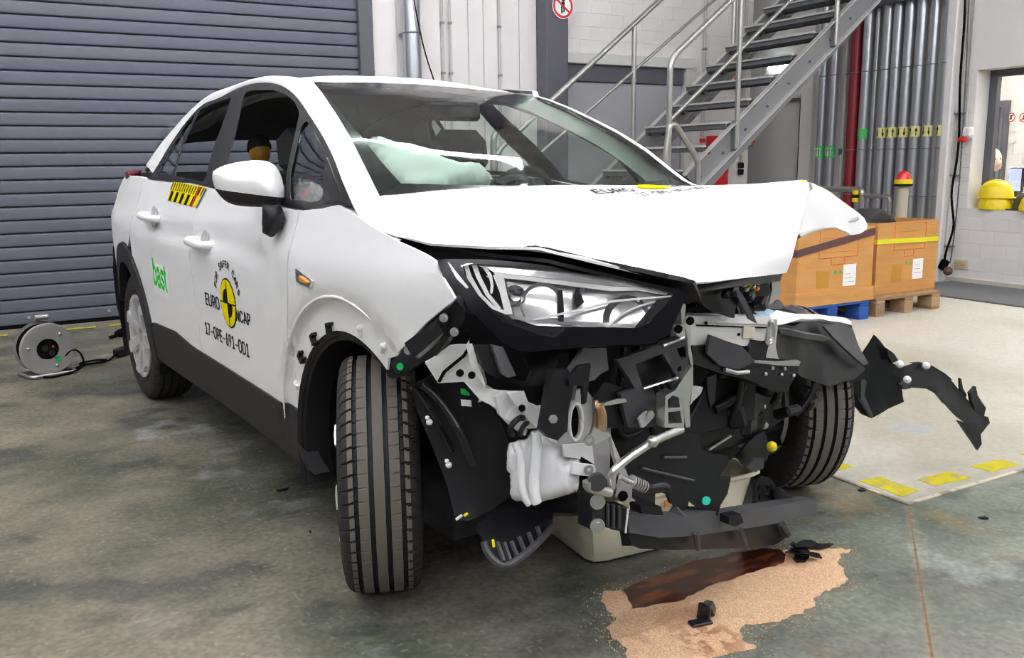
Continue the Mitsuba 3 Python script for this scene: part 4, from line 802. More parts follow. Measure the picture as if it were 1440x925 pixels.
# washer bottle
wb = [(0.5,-.698,0.524),(0.5,-.69,0.53),(0.54,-.676,0.542),(0.55,-.67,0.562),(0.56,-.653,0.567),(0.57,-.636,0.561),(0.58,-.638,0.546),(0.6,-.61,0.53),(0.61,-.612,0.507),(0.63,-.59,0.508),(0.63,-.587,0.487),(0.63,-.591,0.429),(0.6,-.629,0.41),(0.57,-.669,0.394),(0.56,-.68,0.392),(0.51,-.687,0.393),(0.5,-.687,0.408),(0.5,-.688,0.462),(0.49,-.69,0.465)]
C('washer_bottle', pillow(wb, .035, .07, .03, .012), MILK, 50, 'milky white washer bottle')
C('washer_bottle__ridge', tube(spline([(0.57,-.724,0.554),(0.58,-.72,0.526),(0.585,-.72,0.482),(0.59,-.719,0.443),(0.6,-.707,0.415)], 16), .010, 8), MILK, 60)
C('washer_bottle__ridge', tube(spline([(0.6,-.689,0.578),(0.605,-.693,0.528),(0.605,-.698,0.484),(0.61,-.703,0.445),(0.615,-.699,0.42)], 16), .012, 8), MILK, 60)
S('washer_bottle__tab', MILK, [(0.655,-.626,0.51),(0.655,-.566,0.492),(0.655,-.561,0.481),(0.655,-.563,0.463),(0.655,-.604,0.475),(0.655,-.628,0.484)], .008)
C('washer_bottle__tab', disc([(0.662,-.589,0.488)][0], (1, -.4, 0), .011, .004, inner=.005), STEEL)
C('bottle_hose', tube(spline([(0.57,-.732,0.574),(0.58,-.742,0.598),(0.58,-.73,0.608),(0.57,-.702,0.606)], 16), .007, 8), BLACK)
C('bottle_hose', tube(spline([(0.59,-.726,0.575),(0.59,-.72,0.591),(0.58,-.698,0.597)], 16), .006, 8), BLACK)
# grey plate with the oval hole, black upright before it
ov = lambda c, a, b, k=20: [(c[0] + a * math.cos(t) * .0, c[1] + a * math.cos(t), c[2] + b * math.sin(t)) for t in np.linspace(0, 2 * math.pi, k, False)]
gp = [(0.62,-.613,0.569),(0.62,-.607,0.646),(0.62,-.588,0.663),(0.62,-.563,0.666),(0.62,-.544,0.64),(0.62,-.505,0.629),(0.62,-.488,0.558),(0.62,-.487,0.442),(0.62,-.503,0.429),(0.62,-.533,0.452),(0.62,-.537,0.479),(0.62,-.575,0.508),(0.62,-.579,0.501),(0.62,-.626,0.515),(0.62,-.629,0.541),(0.62,-.647,0.558),(0.62,-.644,0.567)]; oc = [(0.62,-.594,0.591)][0]
S('end_plate', GREYM, gp, .008, .02, 'pale metal plate with an oval hole', [ov(oc, .016, .040)], .004)
C('end_plate__ring', tube(np.array(ov(np.array(oc) + [.004, 0, 0], .019, .043) + ov(oc, .019, .043)[:1]), .004, 6), PAINTIN)
S('end_plate__flange', PAINTIN, [(0.64,-.644,0.551),(0.64,-.56,0.538),(0.64,-.553,0.487),(0.64,-.592,0.514),(0.64,-.594,0.508),(0.64,-.64,0.523)], .006)
S('upright', BLACK, [(0.66,-.698,0.688),(0.66,-.686,0.729),(0.66,-.645,0.728),(0.66,-.63,0.682),(0.66,-.645,0.634),(0.66,-.645,0.612),(0.66,-.648,0.59),(0.66,-.675,0.572),(0.66,-.699,0.583),(0.66,-.717,0.603),(0.66,-.707,0.644)], .02, .02, 'black upright bracket')
C('bolt', disc([(0.685,-.707,0.633)][0], (1, -.4, .1), .010, .006, 6), STEEL)
S('grey_strip', GREYP, [(0.56,-.776,0.782),(0.56,-.747,0.774),(0.56,-.713,0.704),(0.56,-.735,0.703),(0.56,-.751,0.714)], .01)
S('black_cover', SATIN, [(0.55,-.813,0.785),(0.55,-.767,0.78),(0.55,-.739,0.71),(0.55,-.712,0.693),(0.55,-.673,0.682),(0.55,-.662,0.704),(0.55,-.678,0.734),(0.55,-.689,0.767),(0.55,-.581,0.749),(0.55,-.593,0.698),(0.55,-.605,0.672),(0.55,-.645,0.668),(0.55,-.685,0.675),(0.55,-.76,0.705),(0.55,-.791,0.727)], .01, .02)
S('lamp_foot', GREYP, [(0.64,-.587,0.764),(0.64,-.52,0.756),(0.64,-.511,0.703),(0.64,-.535,0.697),(0.64,-.552,0.686),(0.64,-.604,0.68),(0.64,-.61,0.649),(0.64,-.627,0.647),(0.64,-.627,0.72)], .01, .02, amp=.004)
S('lamp_foot__strut', BLACK, [(0.67,-.623,0.734),(0.67,-.589,0.734),(0.67,-.595,0.694),(0.67,-.601,0.649),(0.67,-.609,0.644),(0.67,-.612,0.687),(0.67,-.651,0.694),(0.67,-.651,0.707)], .01)
# copper-edged loop and knuckle
S('hook', ALU, [(0.7,-.602,0.657),(0.7,-.593,0.658),(0.7,-.59,0.616),(0.7,-.583,0.585),(0.7,-.564,0.579),(0.7,-.555,0.57),(0.7,-.598,0.559),(0.7,-.623,0.561),(0.7,-.63,0.572),(0.7,-.611,0.588),(0.7,-.604,0.609)], .008, .012)
C('hook__insert', tube(spline([(0.71,-.6,0.649),(0.71,-.59,0.623),(0.71,-.592,0.594)], 12), .010, 8), prin('copper', (.55, .33, .18), .4, metal=.8))
C('hook__bolt', disc([(0.71,-.627,0.576)][0], (1, -.4, 0), .012, .004, inner=.006), STEEL)
# carrier with its two openings
S('front_carrier', CHARC, [(0.66,-.505,0.729),(0.66,-.45,0.736),(0.66,-.365,0.746),(0.66,-.362,0.752),(0.66,-.293,0.761),(0.66,-.272,0.741),(0.66,-.266,0.696),(0.65,-.262,0.669),(0.66,-.313,0.649),(0.66,-.351,0.62),(0.66,-.351,0.554),(0.66,-.389,0.551),(0.66,-.415,0.553),(0.66,-.466,0.563),(0.66,-.479,0.598),(0.66,-.492,0.648),(0.66,-.449,0.653),(0.66,-.468,0.682)], .014, .02, 'charcoal plastic front carrier with square openings', [[(0.66,-.448,0.711),(0.66,-.361,0.724),(0.66,-.31,0.658),(0.66,-.422,0.649)], [(0.66,-.315,0.73),(0.66,-.283,0.733),(0.66,-.27,0.704),(0.66,-.3,0.701)], [(0.66,-.31,0.682),(0.66,-.297,0.686),(0.66,-.293,0.673),(0.66,-.307,0.671)]])
C('front_carrier__pocket', extrude([(0.62,-.411,0.699),(0.62,-.321,0.712),(0.62,-.269,0.644),(0.62,-.384,0.635)], (-.05, 0, 0)), BLACK)
C('front_carrier__edge', tube([(0.665,-.427,0.65),(0.665,-.315,0.66)], .004, 6), ALU)
C('front_carrier__edge', tube([(0.665,-.366,0.744),(0.665,-.298,0.756)], .004, 6), ALU)
for q in ([(0.672,-.4,0.652),(0.672,-.39,0.653),(0.672,-.38,0.628),(0.672,-.39,0.625)], [(0.672,-.381,0.653),(0.672,-.372,0.654),(0.672,-.357,0.631),(0.672,-.365,0.63)], [(0.672,-.363,0.654),(0.672,-.354,0.655),(0.672,-.341,0.638),(0.672,-.348,0.637)]): S('front_carrier__slot', SEAL, q, .003, .01)
S('front_carrier__wing', BLACK, [(0.64,-.486,0.662),(0.64,-.43,0.646),(0.64,-.449,0.637),(0.64,-.458,0.624),(0.64,-.447,0.554),(0.64,-.528,0.569),(0.64,-.546,0.61),(0.64,-.546,0.653),(0.64,-.523,0.677)], .01, .02, amp=.003)
S('front_carrier__glint', ALU, [(0.68,-.558,0.642),(0.68,-.522,0.645),(0.68,-.494,0.641),(0.68,-.492,0.633),(0.68,-.521,0.633),(0.68,-.557,0.635)], .006)
S('front_carrier__tab', GREYM, [(0.68,-.454,0.587),(0.68,-.432,0.599),(0.68,-.41,0.598),(0.68,-.406,0.581),(0.68,-.434,0.564),(0.68,-.444,0.563)], .006)
C('bolt', disc([(0.69,-.429,0.595)][0], (1, -.4, 0), .010, .006, 6), ALU)
# black sheet between, pointed under-shield
S('under_shield', BLACK, [(0.68,-.38,0.526),(0.68,-.309,0.532),(0.68,-.252,0.512),(0.68,-.24,0.469),(0.68,-.208,0.452),(0.68,-.145,0.433),(0.68,-.145,0.416),(0.68,-.182,0.39),(0.68,-.13,0.374),(0.68,-.144,0.332),(0.68,-.167,0.309),(0.68,-.178,0.281),(0.68,-.241,0.315),(0.68,-.28,0.344),(0.68,-.284,0.331),(0.68,-.298,0.326),(0.68,-.34,0.353),(0.68,-.359,0.388),(0.68,-.398,0.408),(0.68,-.474,0.441),(0.68,-.501,0.462),(0.68,-.475,0.488)], .007, .025, 'torn black under-shield with a green dot', amp=.006)
C('under_shield__green_dot', disc([(0.692,-.235,0.34)][0], (.9, -.4, .1), .011, .003), prin('teal', (.02, .60, .45), .4))
for q in ([(0.685,-.377,0.479),(0.685,-.301,0.464)], [(0.685,-.446,0.467),(0.685,-.272,0.398)]): C('under_shield__crease', tube(q, .004, 6), CHARC)
S('under_shield__flap', BLACK, [(0.655,-.212,0.446),(0.655,-.114,0.42),(0.655,-.117,0.4),(0.655,-.146,0.372),(0.655,-.178,0.382),(0.655,-.195,0.417)], .006)
# silver crash box and spar
S('crash_box', ALU, [(0.71,-.4,0.639),(0.71,-.37,0.646),(0.71,-.345,0.63),(0.71,-.336,0.563),(0.71,-.337,0.551),(0.71,-.401,0.563)], .03, .02, 'torn silver crash box', [[(0.71,-.392,0.628),(0.71,-.376,0.636),(0.71,-.356,0.627),(0.71,-.352,0.603),(0.71,-.391,0.608)], [(0.71,-.39,0.598),(0.71,-.35,0.594),(0.71,-.344,0.564),(0.71,-.388,0.57)]])
C('crash_box__back', extrude([(0.67,-.361,0.624),(0.67,-.303,0.615),(0.67,-.294,0.533),(0.67,-.361,0.546)], (-.05, 0, 0)), CHARC)
S('spar', ALU, [(0.7,-.36,0.642),(0.7,-.321,0.68),(0.7,-.301,0.696),(0.7,-.299,0.645),(0.7,-.31,0.607),(0.7,-.305,0.545),(0.7,-.32,0.545),(0.7,-.326,0.571),(0.7,-.334,0.626)], .012, .02, 'bent silver spar')
S('spar', GREYM, [(0.69,-.29,0.641),(0.69,-.254,0.632),(0.69,-.261,0.617),(0.69,-.288,0.602),(0.69,-.296,0.595)], .01)
S('spar', ALU, [(0.69,-.33,0.812),(0.69,-.31,0.812),(0.69,-.3,0.778),(0.69,-.3,0.74),(0.69,-.29,0.695),(0.69,-.294,0.681),(0.69,-.307,0.721),(0.69,-.313,0.765)], .008)
S('lamp_rear_bracket', GREYM, [(0.69,-.357,0.794),(0.69,-.331,0.794),(0.69,-.334,0.825),(0.69,-.341,0.828),(0.69,-.323,0.847),(0.69,-.319,0.833),(0.69,-.325,0.8),(0.69,-.317,0.766),(0.69,-.334,0.763),(0.69,-.355,0.78)], .008)
for q in ([(0.7,-.354,0.788)], [(0.7,-.316,0.803)]): C('rivet', disc(q[0], (1, -.3, 0), .010, .004), SEAL)
# bumper beam, aluminium
ab = [(0.6,-.215,0.773),(0.6,0.099,0.732),(0.6,0.092,0.713),(0.6,0.081,0.692),(0.6,-.002,0.686),(0.6,-.14,0.707),(0.6,-.204,0.713)]
C('bumper_beam', extrude(ab, (-.07, 0, 0)), prin('beam_alu', (.80, .78, .77), .34, metal=.35), False, 'pale aluminium bumper beam')
C('bumper_beam__top', extrude([(0.605,-.221,0.792),(0.605,0.094,0.754),(0.605,0.095,0.734),(0.605,-.221,0.775)], (-.06, 0, 0)), PAINTIN)
S('bumper_beam__sticker', prin('beige', (.55, .50, .40), .6), [(0.606,-.016,0.743),(0.606,0.029,0.734),(0.606,0.027,0.706),(0.606,-.017,0.71)], .002)
C('bumper_beam__groove', tube([(0.604,-.19,0.764),(0.604,0.087,0.725)], .002, 6), SEAL)
for q in ([(0.607,-.161,0.767)], [(0.607,-.037,0.723)]): C('rivet', disc(q[0], (1, -.3, 0), .004, .003), SEAL)
S('beam_end', GREYM, [(0.6,0.1,0.742),(0.6,0.124,0.743),(0.6,0.13,0.72),(0.6,0.127,0.67),(0.6,0.137,0.638),(0.6,0.148,0.628),(0.6,0.085,0.638),(0.6,0.089,0.661),(0.6,0.102,0.684),(0.6,0.094,0.713)], .012, .02, 'bent metal beam end', amp=.008)
C('beam_end__ring', tube(spline([(0.625,0.064,0.747),(0.625,0.061,0.726),(0.625,0.054,0.705),(0.625,0.063,0.688),(0.625,0.077,0.697),(0.625,0.082,0.723),(0.625,0.076,0.743),(0.625,0.064,0.747)], 24), .006, 8), ALU)
# dark crushed cross member below
dm = [(0.61,-.21,0.715),(0.61,-.151,0.71),(0.61,-.146,0.735),(0.61,-.038,0.693),(0.61,-.001,0.667),(0.61,0.017,0.702),(0.61,0.049,0.695),(0.61,0.082,0.68),(0.61,0.072,0.646),(0.61,0.222,0.615),(0.61,0.207,0.582),(0.61,0.181,0.552),(0.61,0.167,0.537),(0.61,0.09,0.557),(0.61,0.007,0.595),(0.61,-.088,0.623),(0.61,-.207,0.669)]
C('cross_member', extrude(dm, (-.10, .0, .0)), SATIN, False, 'crushed dark cross member')
S('cross_member__cap', CHARC, [(0.625,-.165,0.738),(0.625,-.047,0.697),(0.625,-.015,0.671),(0.625,0.01,0.646),(0.625,-.052,0.634),(0.625,-.121,0.654),(0.625,-.174,0.693)], .008, .02, amp=.006)
S('cross_member__lip', STEEL, [(0.635,-.003,0.654),(0.635,0.095,0.636),(0.635,0.179,0.629),(0.635,0.188,0.623),(0.635,0.181,0.612),(0.635,0.096,0.626),(0.635,-.002,0.647)], .01)
for q in ([(0.615,0.096,0.615)], [(0.615,0.147,0.606)], [(0.615,0.068,0.603)], [(0.615,0.135,0.592)], [(0.615,0.187,0.581)]): C('rivet', ball(q[0], .0055, 1), ALU)
C('cross_member__edge', tube([(0.62,-.1,0.64),(0.62,-.053,0.625),(0.62,-.007,0.621)], .006, 6), STEEL)
S('cross_member__tongue', SATIN, [(0.6,0.102,0.562),(0.6,0.191,0.551),(0.6,0.188,0.532),(0.6,0.137,0.537),(0.6,0.094,0.555)], .01)
S('hanging_strip', SATIN, [(0.6,-.144,0.621),(0.6,-.107,0.626),(0.6,-.111,0.552),(0.6,-.126,0.539),(0.6,-.138,0.573)], .008)
# torn bits under the bonnet's nose
S('torn_duct', SATIN, [(0.64,-.25,0.863),(0.64,-.204,0.876),(0.64,-.122,0.874),(0.64,-.094,0.855),(0.64,-.079,0.829),(0.64,-.1,0.803),(0.64,-.105,0.779),(0.64,-.121,0.783),(0.64,-.187,0.807),(0.64,-.22,0.831)], .008, .02, 'crumpled shiny black plastic', amp=.014)
S('torn_duct__strut', CHARC, [(0.66,-.135,0.873),(0.66,-.115,0.86),(0.66,-.088,0.839),(0.66,-.06,0.802),(0.66,-.028,0.758),(0.66,-.058,0.773),(0.66,-.102,0.829),(0.66,-.122,0.853)], .008)
S('latch_plate', BLACK, [(0.58,-.027,0.857),(0.58,0.104,0.863),(0.58,0.119,0.817),(0.58,0.064,0.776),(0.58,-.008,0.797)], .01, .02, amp=.01)
for c, r_, mt in zip([(0.6,0.008,0.858),(0.61,-.023,0.852),(0.6,0.04,0.85),(0.6,0.036,0.859),(0.61,-.006,0.821),(0.6,0.055,0.793),(0.61,-.014,0.838),(0.67,-.137,0.853),(0.67,-.162,0.847),(0.6,0.037,0.835),(0.6,0.021,0.842)], (.014, .008, .007, .010, .018, .022, .006, .016, .012, .008, .008), (YSTICK, ALU, ALU, SATIN, SATIN, SATIN, WHITEP, BLACK, BLACK, prin('orange', (.7, .2, .02), .4), ALU)):
    C('latch_piece', rotm(box(c, (r_ * 1.6, r_ * 1.8, r_ * 1.4), 20, r_ * .3), 25, [1, 0, 0], c), mt)
C('yellow_wire', tube(spline([(0.6,-.017,0.813),(0.6,-.001,0.809),(0.6,0.002,0.825),(0.6,0.009,0.843)], 12), .004, 6), YSTICK)
S('crumpled_wing_edge', ALU, [(0.5,0.207,0.846),(0.5,0.242,0.846),(0.5,0.253,0.816),(0.5,0.26,0.788),(0.5,0.229,0.769),(0.5,0.2,0.758),(0.5,0.212,0.771),(0.5,0.22,0.799),(0.5,0.215,0.828)], .008, .015, 'crumpled bright metal edge', amp=.012)
C('blue_scrap', sheet([(0.55,0.093,0.761),(0.55,0.151,0.763),(0.55,0.177,0.755),(0.55,0.208,0.729),(0.55,0.17,0.727),(0.55,0.11,0.748)], .006, .02, noise_amp=.006), prin('pale_blue', (.45, .62, .80), .4))
C('washer_cap', ball([(0.5,0.252,0.333)][0], .016, 2), YELLOW, True, 'yellow cap')
# left side: torn wing liner, long strip hanging out to the side
S('left_wing_edge', PAINT, [(0.57,0.127,0.746),(0.55,0.186,0.757),(0.51,0.32,0.725),(0.45,0.535,0.692),(0.4,0.729,0.653),(0.39,0.776,0.635),(0.4,0.763,0.626),(0.43,0.661,0.65),(0.47,0.508,0.684),(0.53,0.316,0.713),(0.57,0.193,0.719),(0.6,0.096,0.728)], .01, .02, 'crumpled white wing edge', amp=.006)
S('wing_liner', BLACK, [(0.57,0.169,0.709),(0.55,0.223,0.713),(0.53,0.286,0.696),(0.49,0.402,0.698),(0.45,0.536,0.681),(0.42,0.663,0.652),(0.4,0.763,0.626),(0.41,0.785,0.575),(0.43,0.785,0.531),(0.45,0.796,0.501),(0.47,0.742,0.485),(0.48,0.679,0.47),(0.49,0.592,0.474),(0.51,0.505,0.477),(0.51,0.446,0.497),(0.53,0.329,0.54),(0.57,0.179,0.623)], .008, .025, 'black torn wing liner', amp=.01)
S('wing_liner__ridge', CHARC, [(0.59,0.143,0.715),(0.59,0.188,0.707),(0.57,0.297,0.677),(0.54,0.415,0.652),(0.52,0.489,0.632),(0.53,0.43,0.634),(0.56,0.301,0.662),(0.59,0.159,0.697)], .012, .02)
S('wing_liner__plate', CHARC, [(0.51,0.46,0.673),(0.49,0.574,0.668),(0.48,0.651,0.636),(0.48,0.687,0.583),(0.485,0.742,0.514),(0.49,0.71,0.513),(0.51,0.576,0.587),(0.52,0.5,0.634)], .008, .02, amp=.004)
lin = [(0.34,0.812,0.406),(0.37,0.878,0.431),(0.38,0.861,0.512),(0.4,0.891,0.577),(0.41,0.933,0.536),(0.41,0.956,0.512),(0.42,0.98,0.47),(0.43,1.022,0.45),(0.44,1.09,0.457),(0.455,1.168,0.441),(0.46,1.208,0.416),(0.47,1.28,0.373),(0.48,1.323,0.324),(0.49,1.375,0.283),(0.5,1.42,0.238),(0.51,1.462,0.215),(0.515,1.487,0.207),(0.515,1.499,0.183),(0.515,1.422,0.148),(0.51,1.408,0.194),(0.51,1.368,0.192),(0.5,1.283,0.244),(0.49,1.216,0.306),(0.48,1.183,0.338),(0.47,1.139,0.361),(0.46,1.052,0.378),(0.45,1.012,0.377),(0.44,1.049,0.321),(0.42,0.984,0.304),(0.4,0.908,0.28),(0.39,0.867,0.301),(0.36,0.841,0.348)]
S('torn_liner__bridge', SATIN, [(0.45,0.697,0.554),(0.46,0.749,0.541),(0.47,0.772,0.504),(0.46,0.786,0.458),(0.44,0.741,0.441),(0.44,0.683,0.458)], .008, .02, amp=.006)
S('torn_liner', SATIN, lin, .008, .03, 'long black strip of wheel arch liner bent outwards', amp=.012)
S('torn_liner__fold', CHARC, [(0.41,0.817,0.443),(0.41,0.852,0.422),(0.41,0.843,0.375),(0.41,0.905,0.291),(0.41,0.895,0.284),(0.41,0.825,0.362)], .01, .02)
S('torn_liner__flap', BLACK, [(0.53,1.237,0.243),(0.53,1.327,0.213),(0.53,1.369,0.201),(0.53,1.403,0.16),(0.53,1.414,0.122),(0.53,1.389,0.102),(0.53,1.346,0.144),(0.53,1.299,0.188)], .008, .02, amp=.006)
S('torn_liner__flap', BLACK, [(0.5,1.351,0.32),(0.5,1.387,0.34),(0.5,1.41,0.302),(0.5,1.456,0.267),(0.5,1.494,0.239),(0.5,1.483,0.2),(0.5,1.411,0.244),(0.5,1.371,0.29)], .012, .02, amp=.01)
S('torn_liner__spike', BLACK, [(0.49,1.301,0.382),(0.49,1.313,0.377),(0.49,1.331,0.338),(0.49,1.363,0.307),(0.49,1.349,0.296),(0.49,1.311,0.337)], .006)
S('torn_liner__tab', BLACK, [(0.44,1.075,0.46),(0.44,1.133,0.454),(0.44,1.211,0.428),(0.44,1.292,0.391),(0.44,1.343,0.361),(0.44,1.328,0.355),(0.44,1.229,0.409)], .014)
for q in ([(0.465,0.951,0.478)], [(0.465,1.118,0.449)], [(0.465,1.004,0.416)]): C('torn_liner__clip', ball(q[0], .014, 1), WHITEP)
S('torn_liner__tab', BLACK, [(0.44,0.907,0.536),(0.44,0.957,0.509),(0.44,0.985,0.481),(0.44,0.947,0.478),(0.44,0.923,0.506)], .012)
S('torn_liner__tab', CHARC, [(0.45,0.996,0.396),(0.45,1.029,0.409),(0.45,1.067,0.389),(0.45,1.055,0.374),(0.45,1.019,0.375)], .012)
# left hub, struts, broken bits
C('hub_carrier', box((.13, .60, .33), (.16, .06, .26), -24, .02), SATIN)
S('hub_carrier__plate', SATIN, [(0.36,0.324,0.443),(0.36,0.437,0.439),(0.36,0.472,0.39),(0.36,0.47,0.34),(0.36,0.413,0.322),(0.36,0.36,0.346),(0.36,0.337,0.399)], .01, amp=.008)
for q in ([(0.385,0.344,0.416)], [(0.385,0.358,0.352)]): C('hub_carrier__bolt', ball(q[0], .012, 2), WHITEP)
S('splash_shield', SATIN, [(0.42,0.268,0.343),(0.42,0.312,0.352),(0.42,0.342,0.288),(0.42,0.323,0.256),(0.42,0.244,0.245),(0.42,0.193,0.29),(0.42,0.23,0.323)], .008, .015, amp=.012)
S('splash_shield', CHARC, [(0.46,0.191,0.271),(0.46,0.224,0.288),(0.46,0.268,0.282),(0.46,0.27,0.251),(0.46,0.236,0.245)], .01, amp=.008)
C('strut_rod', rod(*[(0.4,0.092,0.329),(0.4,0.185,0.354)], .005), STEEL)
S('mesh_bracket', BLACK, [(0.4,0.306,0.177),(0.4,0.346,0.19),(0.4,0.378,0.179),(0.4,0.406,0.148),(0.4,0.393,0.1),(0.4,0.336,0.095),(0.4,0.31,0.105)], .012, .015, None, [[(0.4,0.314,0.165),(0.4,0.332,0.168),(0.4,0.323,0.145)], [(0.4,0.316,0.132),(0.4,0.329,0.144),(0.4,0.336,0.11)], [(0.4,0.348,0.161),(0.4,0.39,0.148),(0.4,0.387,0.116),(0.4,0.355,0.131)]])
S('mesh_bracket', SATIN, [(0.42,0.371,0.147),(0.42,0.407,0.146),(0.42,0.47,0.092),(0.42,0.427,0.091),(0.42,0.379,0.102)], .012, .015, amp=.01)
# lower beam hanging before the bin
lb = [(0.72,-.523,0.384),(0.72,-.422,0.351),(0.71,-.311,0.323),(0.69,-.229,0.31),(0.67,-.13,0.281),(0.66,-.089,0.26),(0.62,0.073,0.22),(0.55,0.317,0.162),(0.52,0.453,0.127),(0.52,0.462,0.079),(0.58,0.221,0.131),(0.63,0.018,0.183),(0.67,-.14,0.226),(0.71,-.309,0.271),(0.72,-.421,0.301),(0.72,-.519,0.339)]
S('lower_beam', LOWB, lb, .05, .025, 'charcoal plastic lower bumper beam', sm=30)
lo = [(0.7,-.501,0.327),(0.7,-.401,0.289),(0.69,-.288,0.258),(0.61,0.043,0.17),(0.56,0.248,0.118),(0.55,0.294,0.062),(0.57,0.2,0.063),(0.6,0.067,0.1),(0.65,-.132,0.169),(0.69,-.332,0.235),(0.7,-.463,0.277),(0.7,-.491,0.295)]
S('lower_beam__skirt', BLACK, lo, .03, .025)
for q in ([(0.715,-.292,0.278),(0.7,-.267,0.224)], [(0.655,-.06,0.206),(0.645,-.024,0.15)], [(0.59,0.194,0.135),(0.575,0.246,0.08)]): C('lower_beam__rib', tube(q, .008, 6), CHARC)
C('lower_beam__clamp', extrude([(0.69,-.181,0.293),(0.69,-.137,0.29),(0.69,-.124,0.264),(0.69,-.156,0.26),(0.69,-.18,0.272)], (.03, 0, 0)), BLACK)
C('lower_beam__mount', extrude([(0.72,-.628,0.452),(0.72,-.588,0.435),(0.72,-.582,0.411),(0.72,-.517,0.398),(0.72,-.519,0.339),(0.72,-.6,0.375),(0.72,-.625,0.371)], (-.05, 0, 0)), SATIN)
for q in ([(0.723,-.584,0.425),(0.723,-.584,0.374)], [(0.723,-.568,0.419),(0.723,-.568,0.365)], [(0.723,-.551,0.412),(0.723,-.55,0.358)]): C('lower_beam__rib', tube(q, .004, 6), CHARC)
C('lower_beam__crack', tube([(0.727,-.527,0.401),(0.727,-.531,0.37),(0.727,-.534,0.345)], .0025, 6), WHITEP)
for q in ([(0.725,-.616,0.438)], [(0.725,-.616,0.382)]): C('lower_beam__bolt', cat([disc(q[0], (.9, -.4, .1), .017, .004), disc(q[0], (.9, -.4, .1), .010, .008, 6)]), STEEL)
C('lower_beam__block', extrude([(0.7,-.462,0.383),(0.7,-.396,0.365),(0.7,-.389,0.34),(0.7,-.458,0.358)], (-.04, 0, 0)), BLACK)
# bright pipes and levers
C('brake_pipe', tube(bend([(0.7,-.337,0.544),(0.74,-.469,0.55),(0.75,-.559,0.528),(0.75,-.596,0.508),(0.74,-.59,0.474),(0.72,-.566,0.458)], .03, 8), .010, 12), ALU, 60, 'bright bent pipe')
C('brake_pipe__clamp', ball([(0.75,-.477,0.554)][0], .014, 2), ALU)
C('lever', tube(bend([(0.75,-.666,0.504),(0.75,-.663,0.489),(0.75,-.639,0.478),(0.75,-.602,0.463)], .02, 6), .011, 10), STEEL, 60)
C('lever__pivot', disc([(0.755,-.646,0.501)][0], (1, -.4, 0), .02, .012), CHARC)
S('strut_plate', GREYM, [(0.7,-.556,0.57),(0.7,-.543,0.543),(0.7,-.513,0.486),(0.7,-.489,0.439),(0.7,-.492,0.401),(0.7,-.512,0.401),(0.7,-.532,0.418),(0.7,-.523,0.462),(0.7,-.546,0.523)], .012, .015, 'pale metal strut')
C('strut_plate__hole', disc([(0.712,-.53,0.427)][0], (1, -.4, 0), .012, .002), SEAL)
C('spring', tube([np.array(p) for p in [(0.74,-.562,0.488),(0.74,-.53,0.468)]], .006, 8), ALU)
for i in range(6):
    a = lerp([(0.74,-.53,0.471)][0], [(0.74,-.494,0.45)][0], i / 5.); C('spring__coil', disc(a, (0, .85, -.4), .014, .004, 16), STEEL)
C('drive_cable', tube(spline([(0.74,-.494,0.45),(0.74,-.47,0.439),(0.74,-.443,0.437),(0.74,-.423,0.429)], 12), .013, 10), BLACK, 60)
S('lower_arm', SATIN, [(0.66,-.47,0.434),(0.66,-.448,0.391),(0.66,-.42,0.363),(0.66,-.378,0.347),(0.66,-.378,0.386),(0.66,-.428,0.43)], .02)
S('arm_end', SATIN, [(0.655,-.33,0.379),(0.655,-.253,0.316),(0.655,-.265,0.307),(0.655,-.307,0.334)], .02)
# ---- cabin
SEATM = prin('seat_cloth', (.020, .020, .022), .85)
def seat(x, y, bx_=.0):
    nm = key_of('car__front_seat__backrest')[len('car__'):].split('__')[0]
    n = 'front_seat'; i = 0
    while f'car__{n}__backrest' in scene: i += 1; n = f'front_seat_{i:03d}'
    C(n + '__backrest', rotm(box((x, y, .78), (.16, .50, .66), 0, .06), -14, [0, 1, 0], (x, y, .5)), SEATM)
    C(n + '__cushion', box((x + .28, y, .46), (.55, .50, .18), 0, .06), SEATM)
    C(n + '__headrest', rotm(box((x - .155, y, 1.22), (.11, .28, .20), 0, .05), -10, [0, 1, 0], (x - .15, y, 1.2)), SEATM)
    for s in (-.06, .06): C(n + '__headrest_post', rod((x - .14, y + s, 1.05), (x - .15, y + s, 1.2), .007), STEEL)
seat(-1.22, -.36); seat(-1.22, .36)
C('rear_bench__backrest', rotm(box((-2.35, 0, .74), (.15, 1.2, .50), 0, .06), -16, [0, 1, 0], (-2.35, 0, .6)), SEATM); C('rear_bench__cushion', box((-2.05, 0, .48), (.5, 1.2, .18), 0, .06), SEATM)
for y in (-.4, .4): C('rear_bench__headrest', box((-2.44, y, 1.02), (.10, .26, .14), 0, .05), SEATM)
C('dashboard', gridmesh([[(x, y, z - .05 * (abs(y) / .7) ** 2) for y in np.linspace(-.72, .72, 9)] for x, z in ((-.12, 1.03), (-.35, 1.045), (-.62, 1.03), (-.70, .98), (-.72, .70), (-.45, .5))]), DARK, 40, 'dark dashboard')
sw = [(-.93 + .05 * math.sin(t), .36 + .185 * math.cos(t), .96 + .18 * math.sin(t)) for t in np.linspace(0, 2 * math.pi, 33)]
C('steering_wheel__rim', tube(sw, .016, 10), DARK, 60); C('steering_wheel__hub', box((-.92, .36, .95), (.06, .16, .12), 0, .03), DARK)
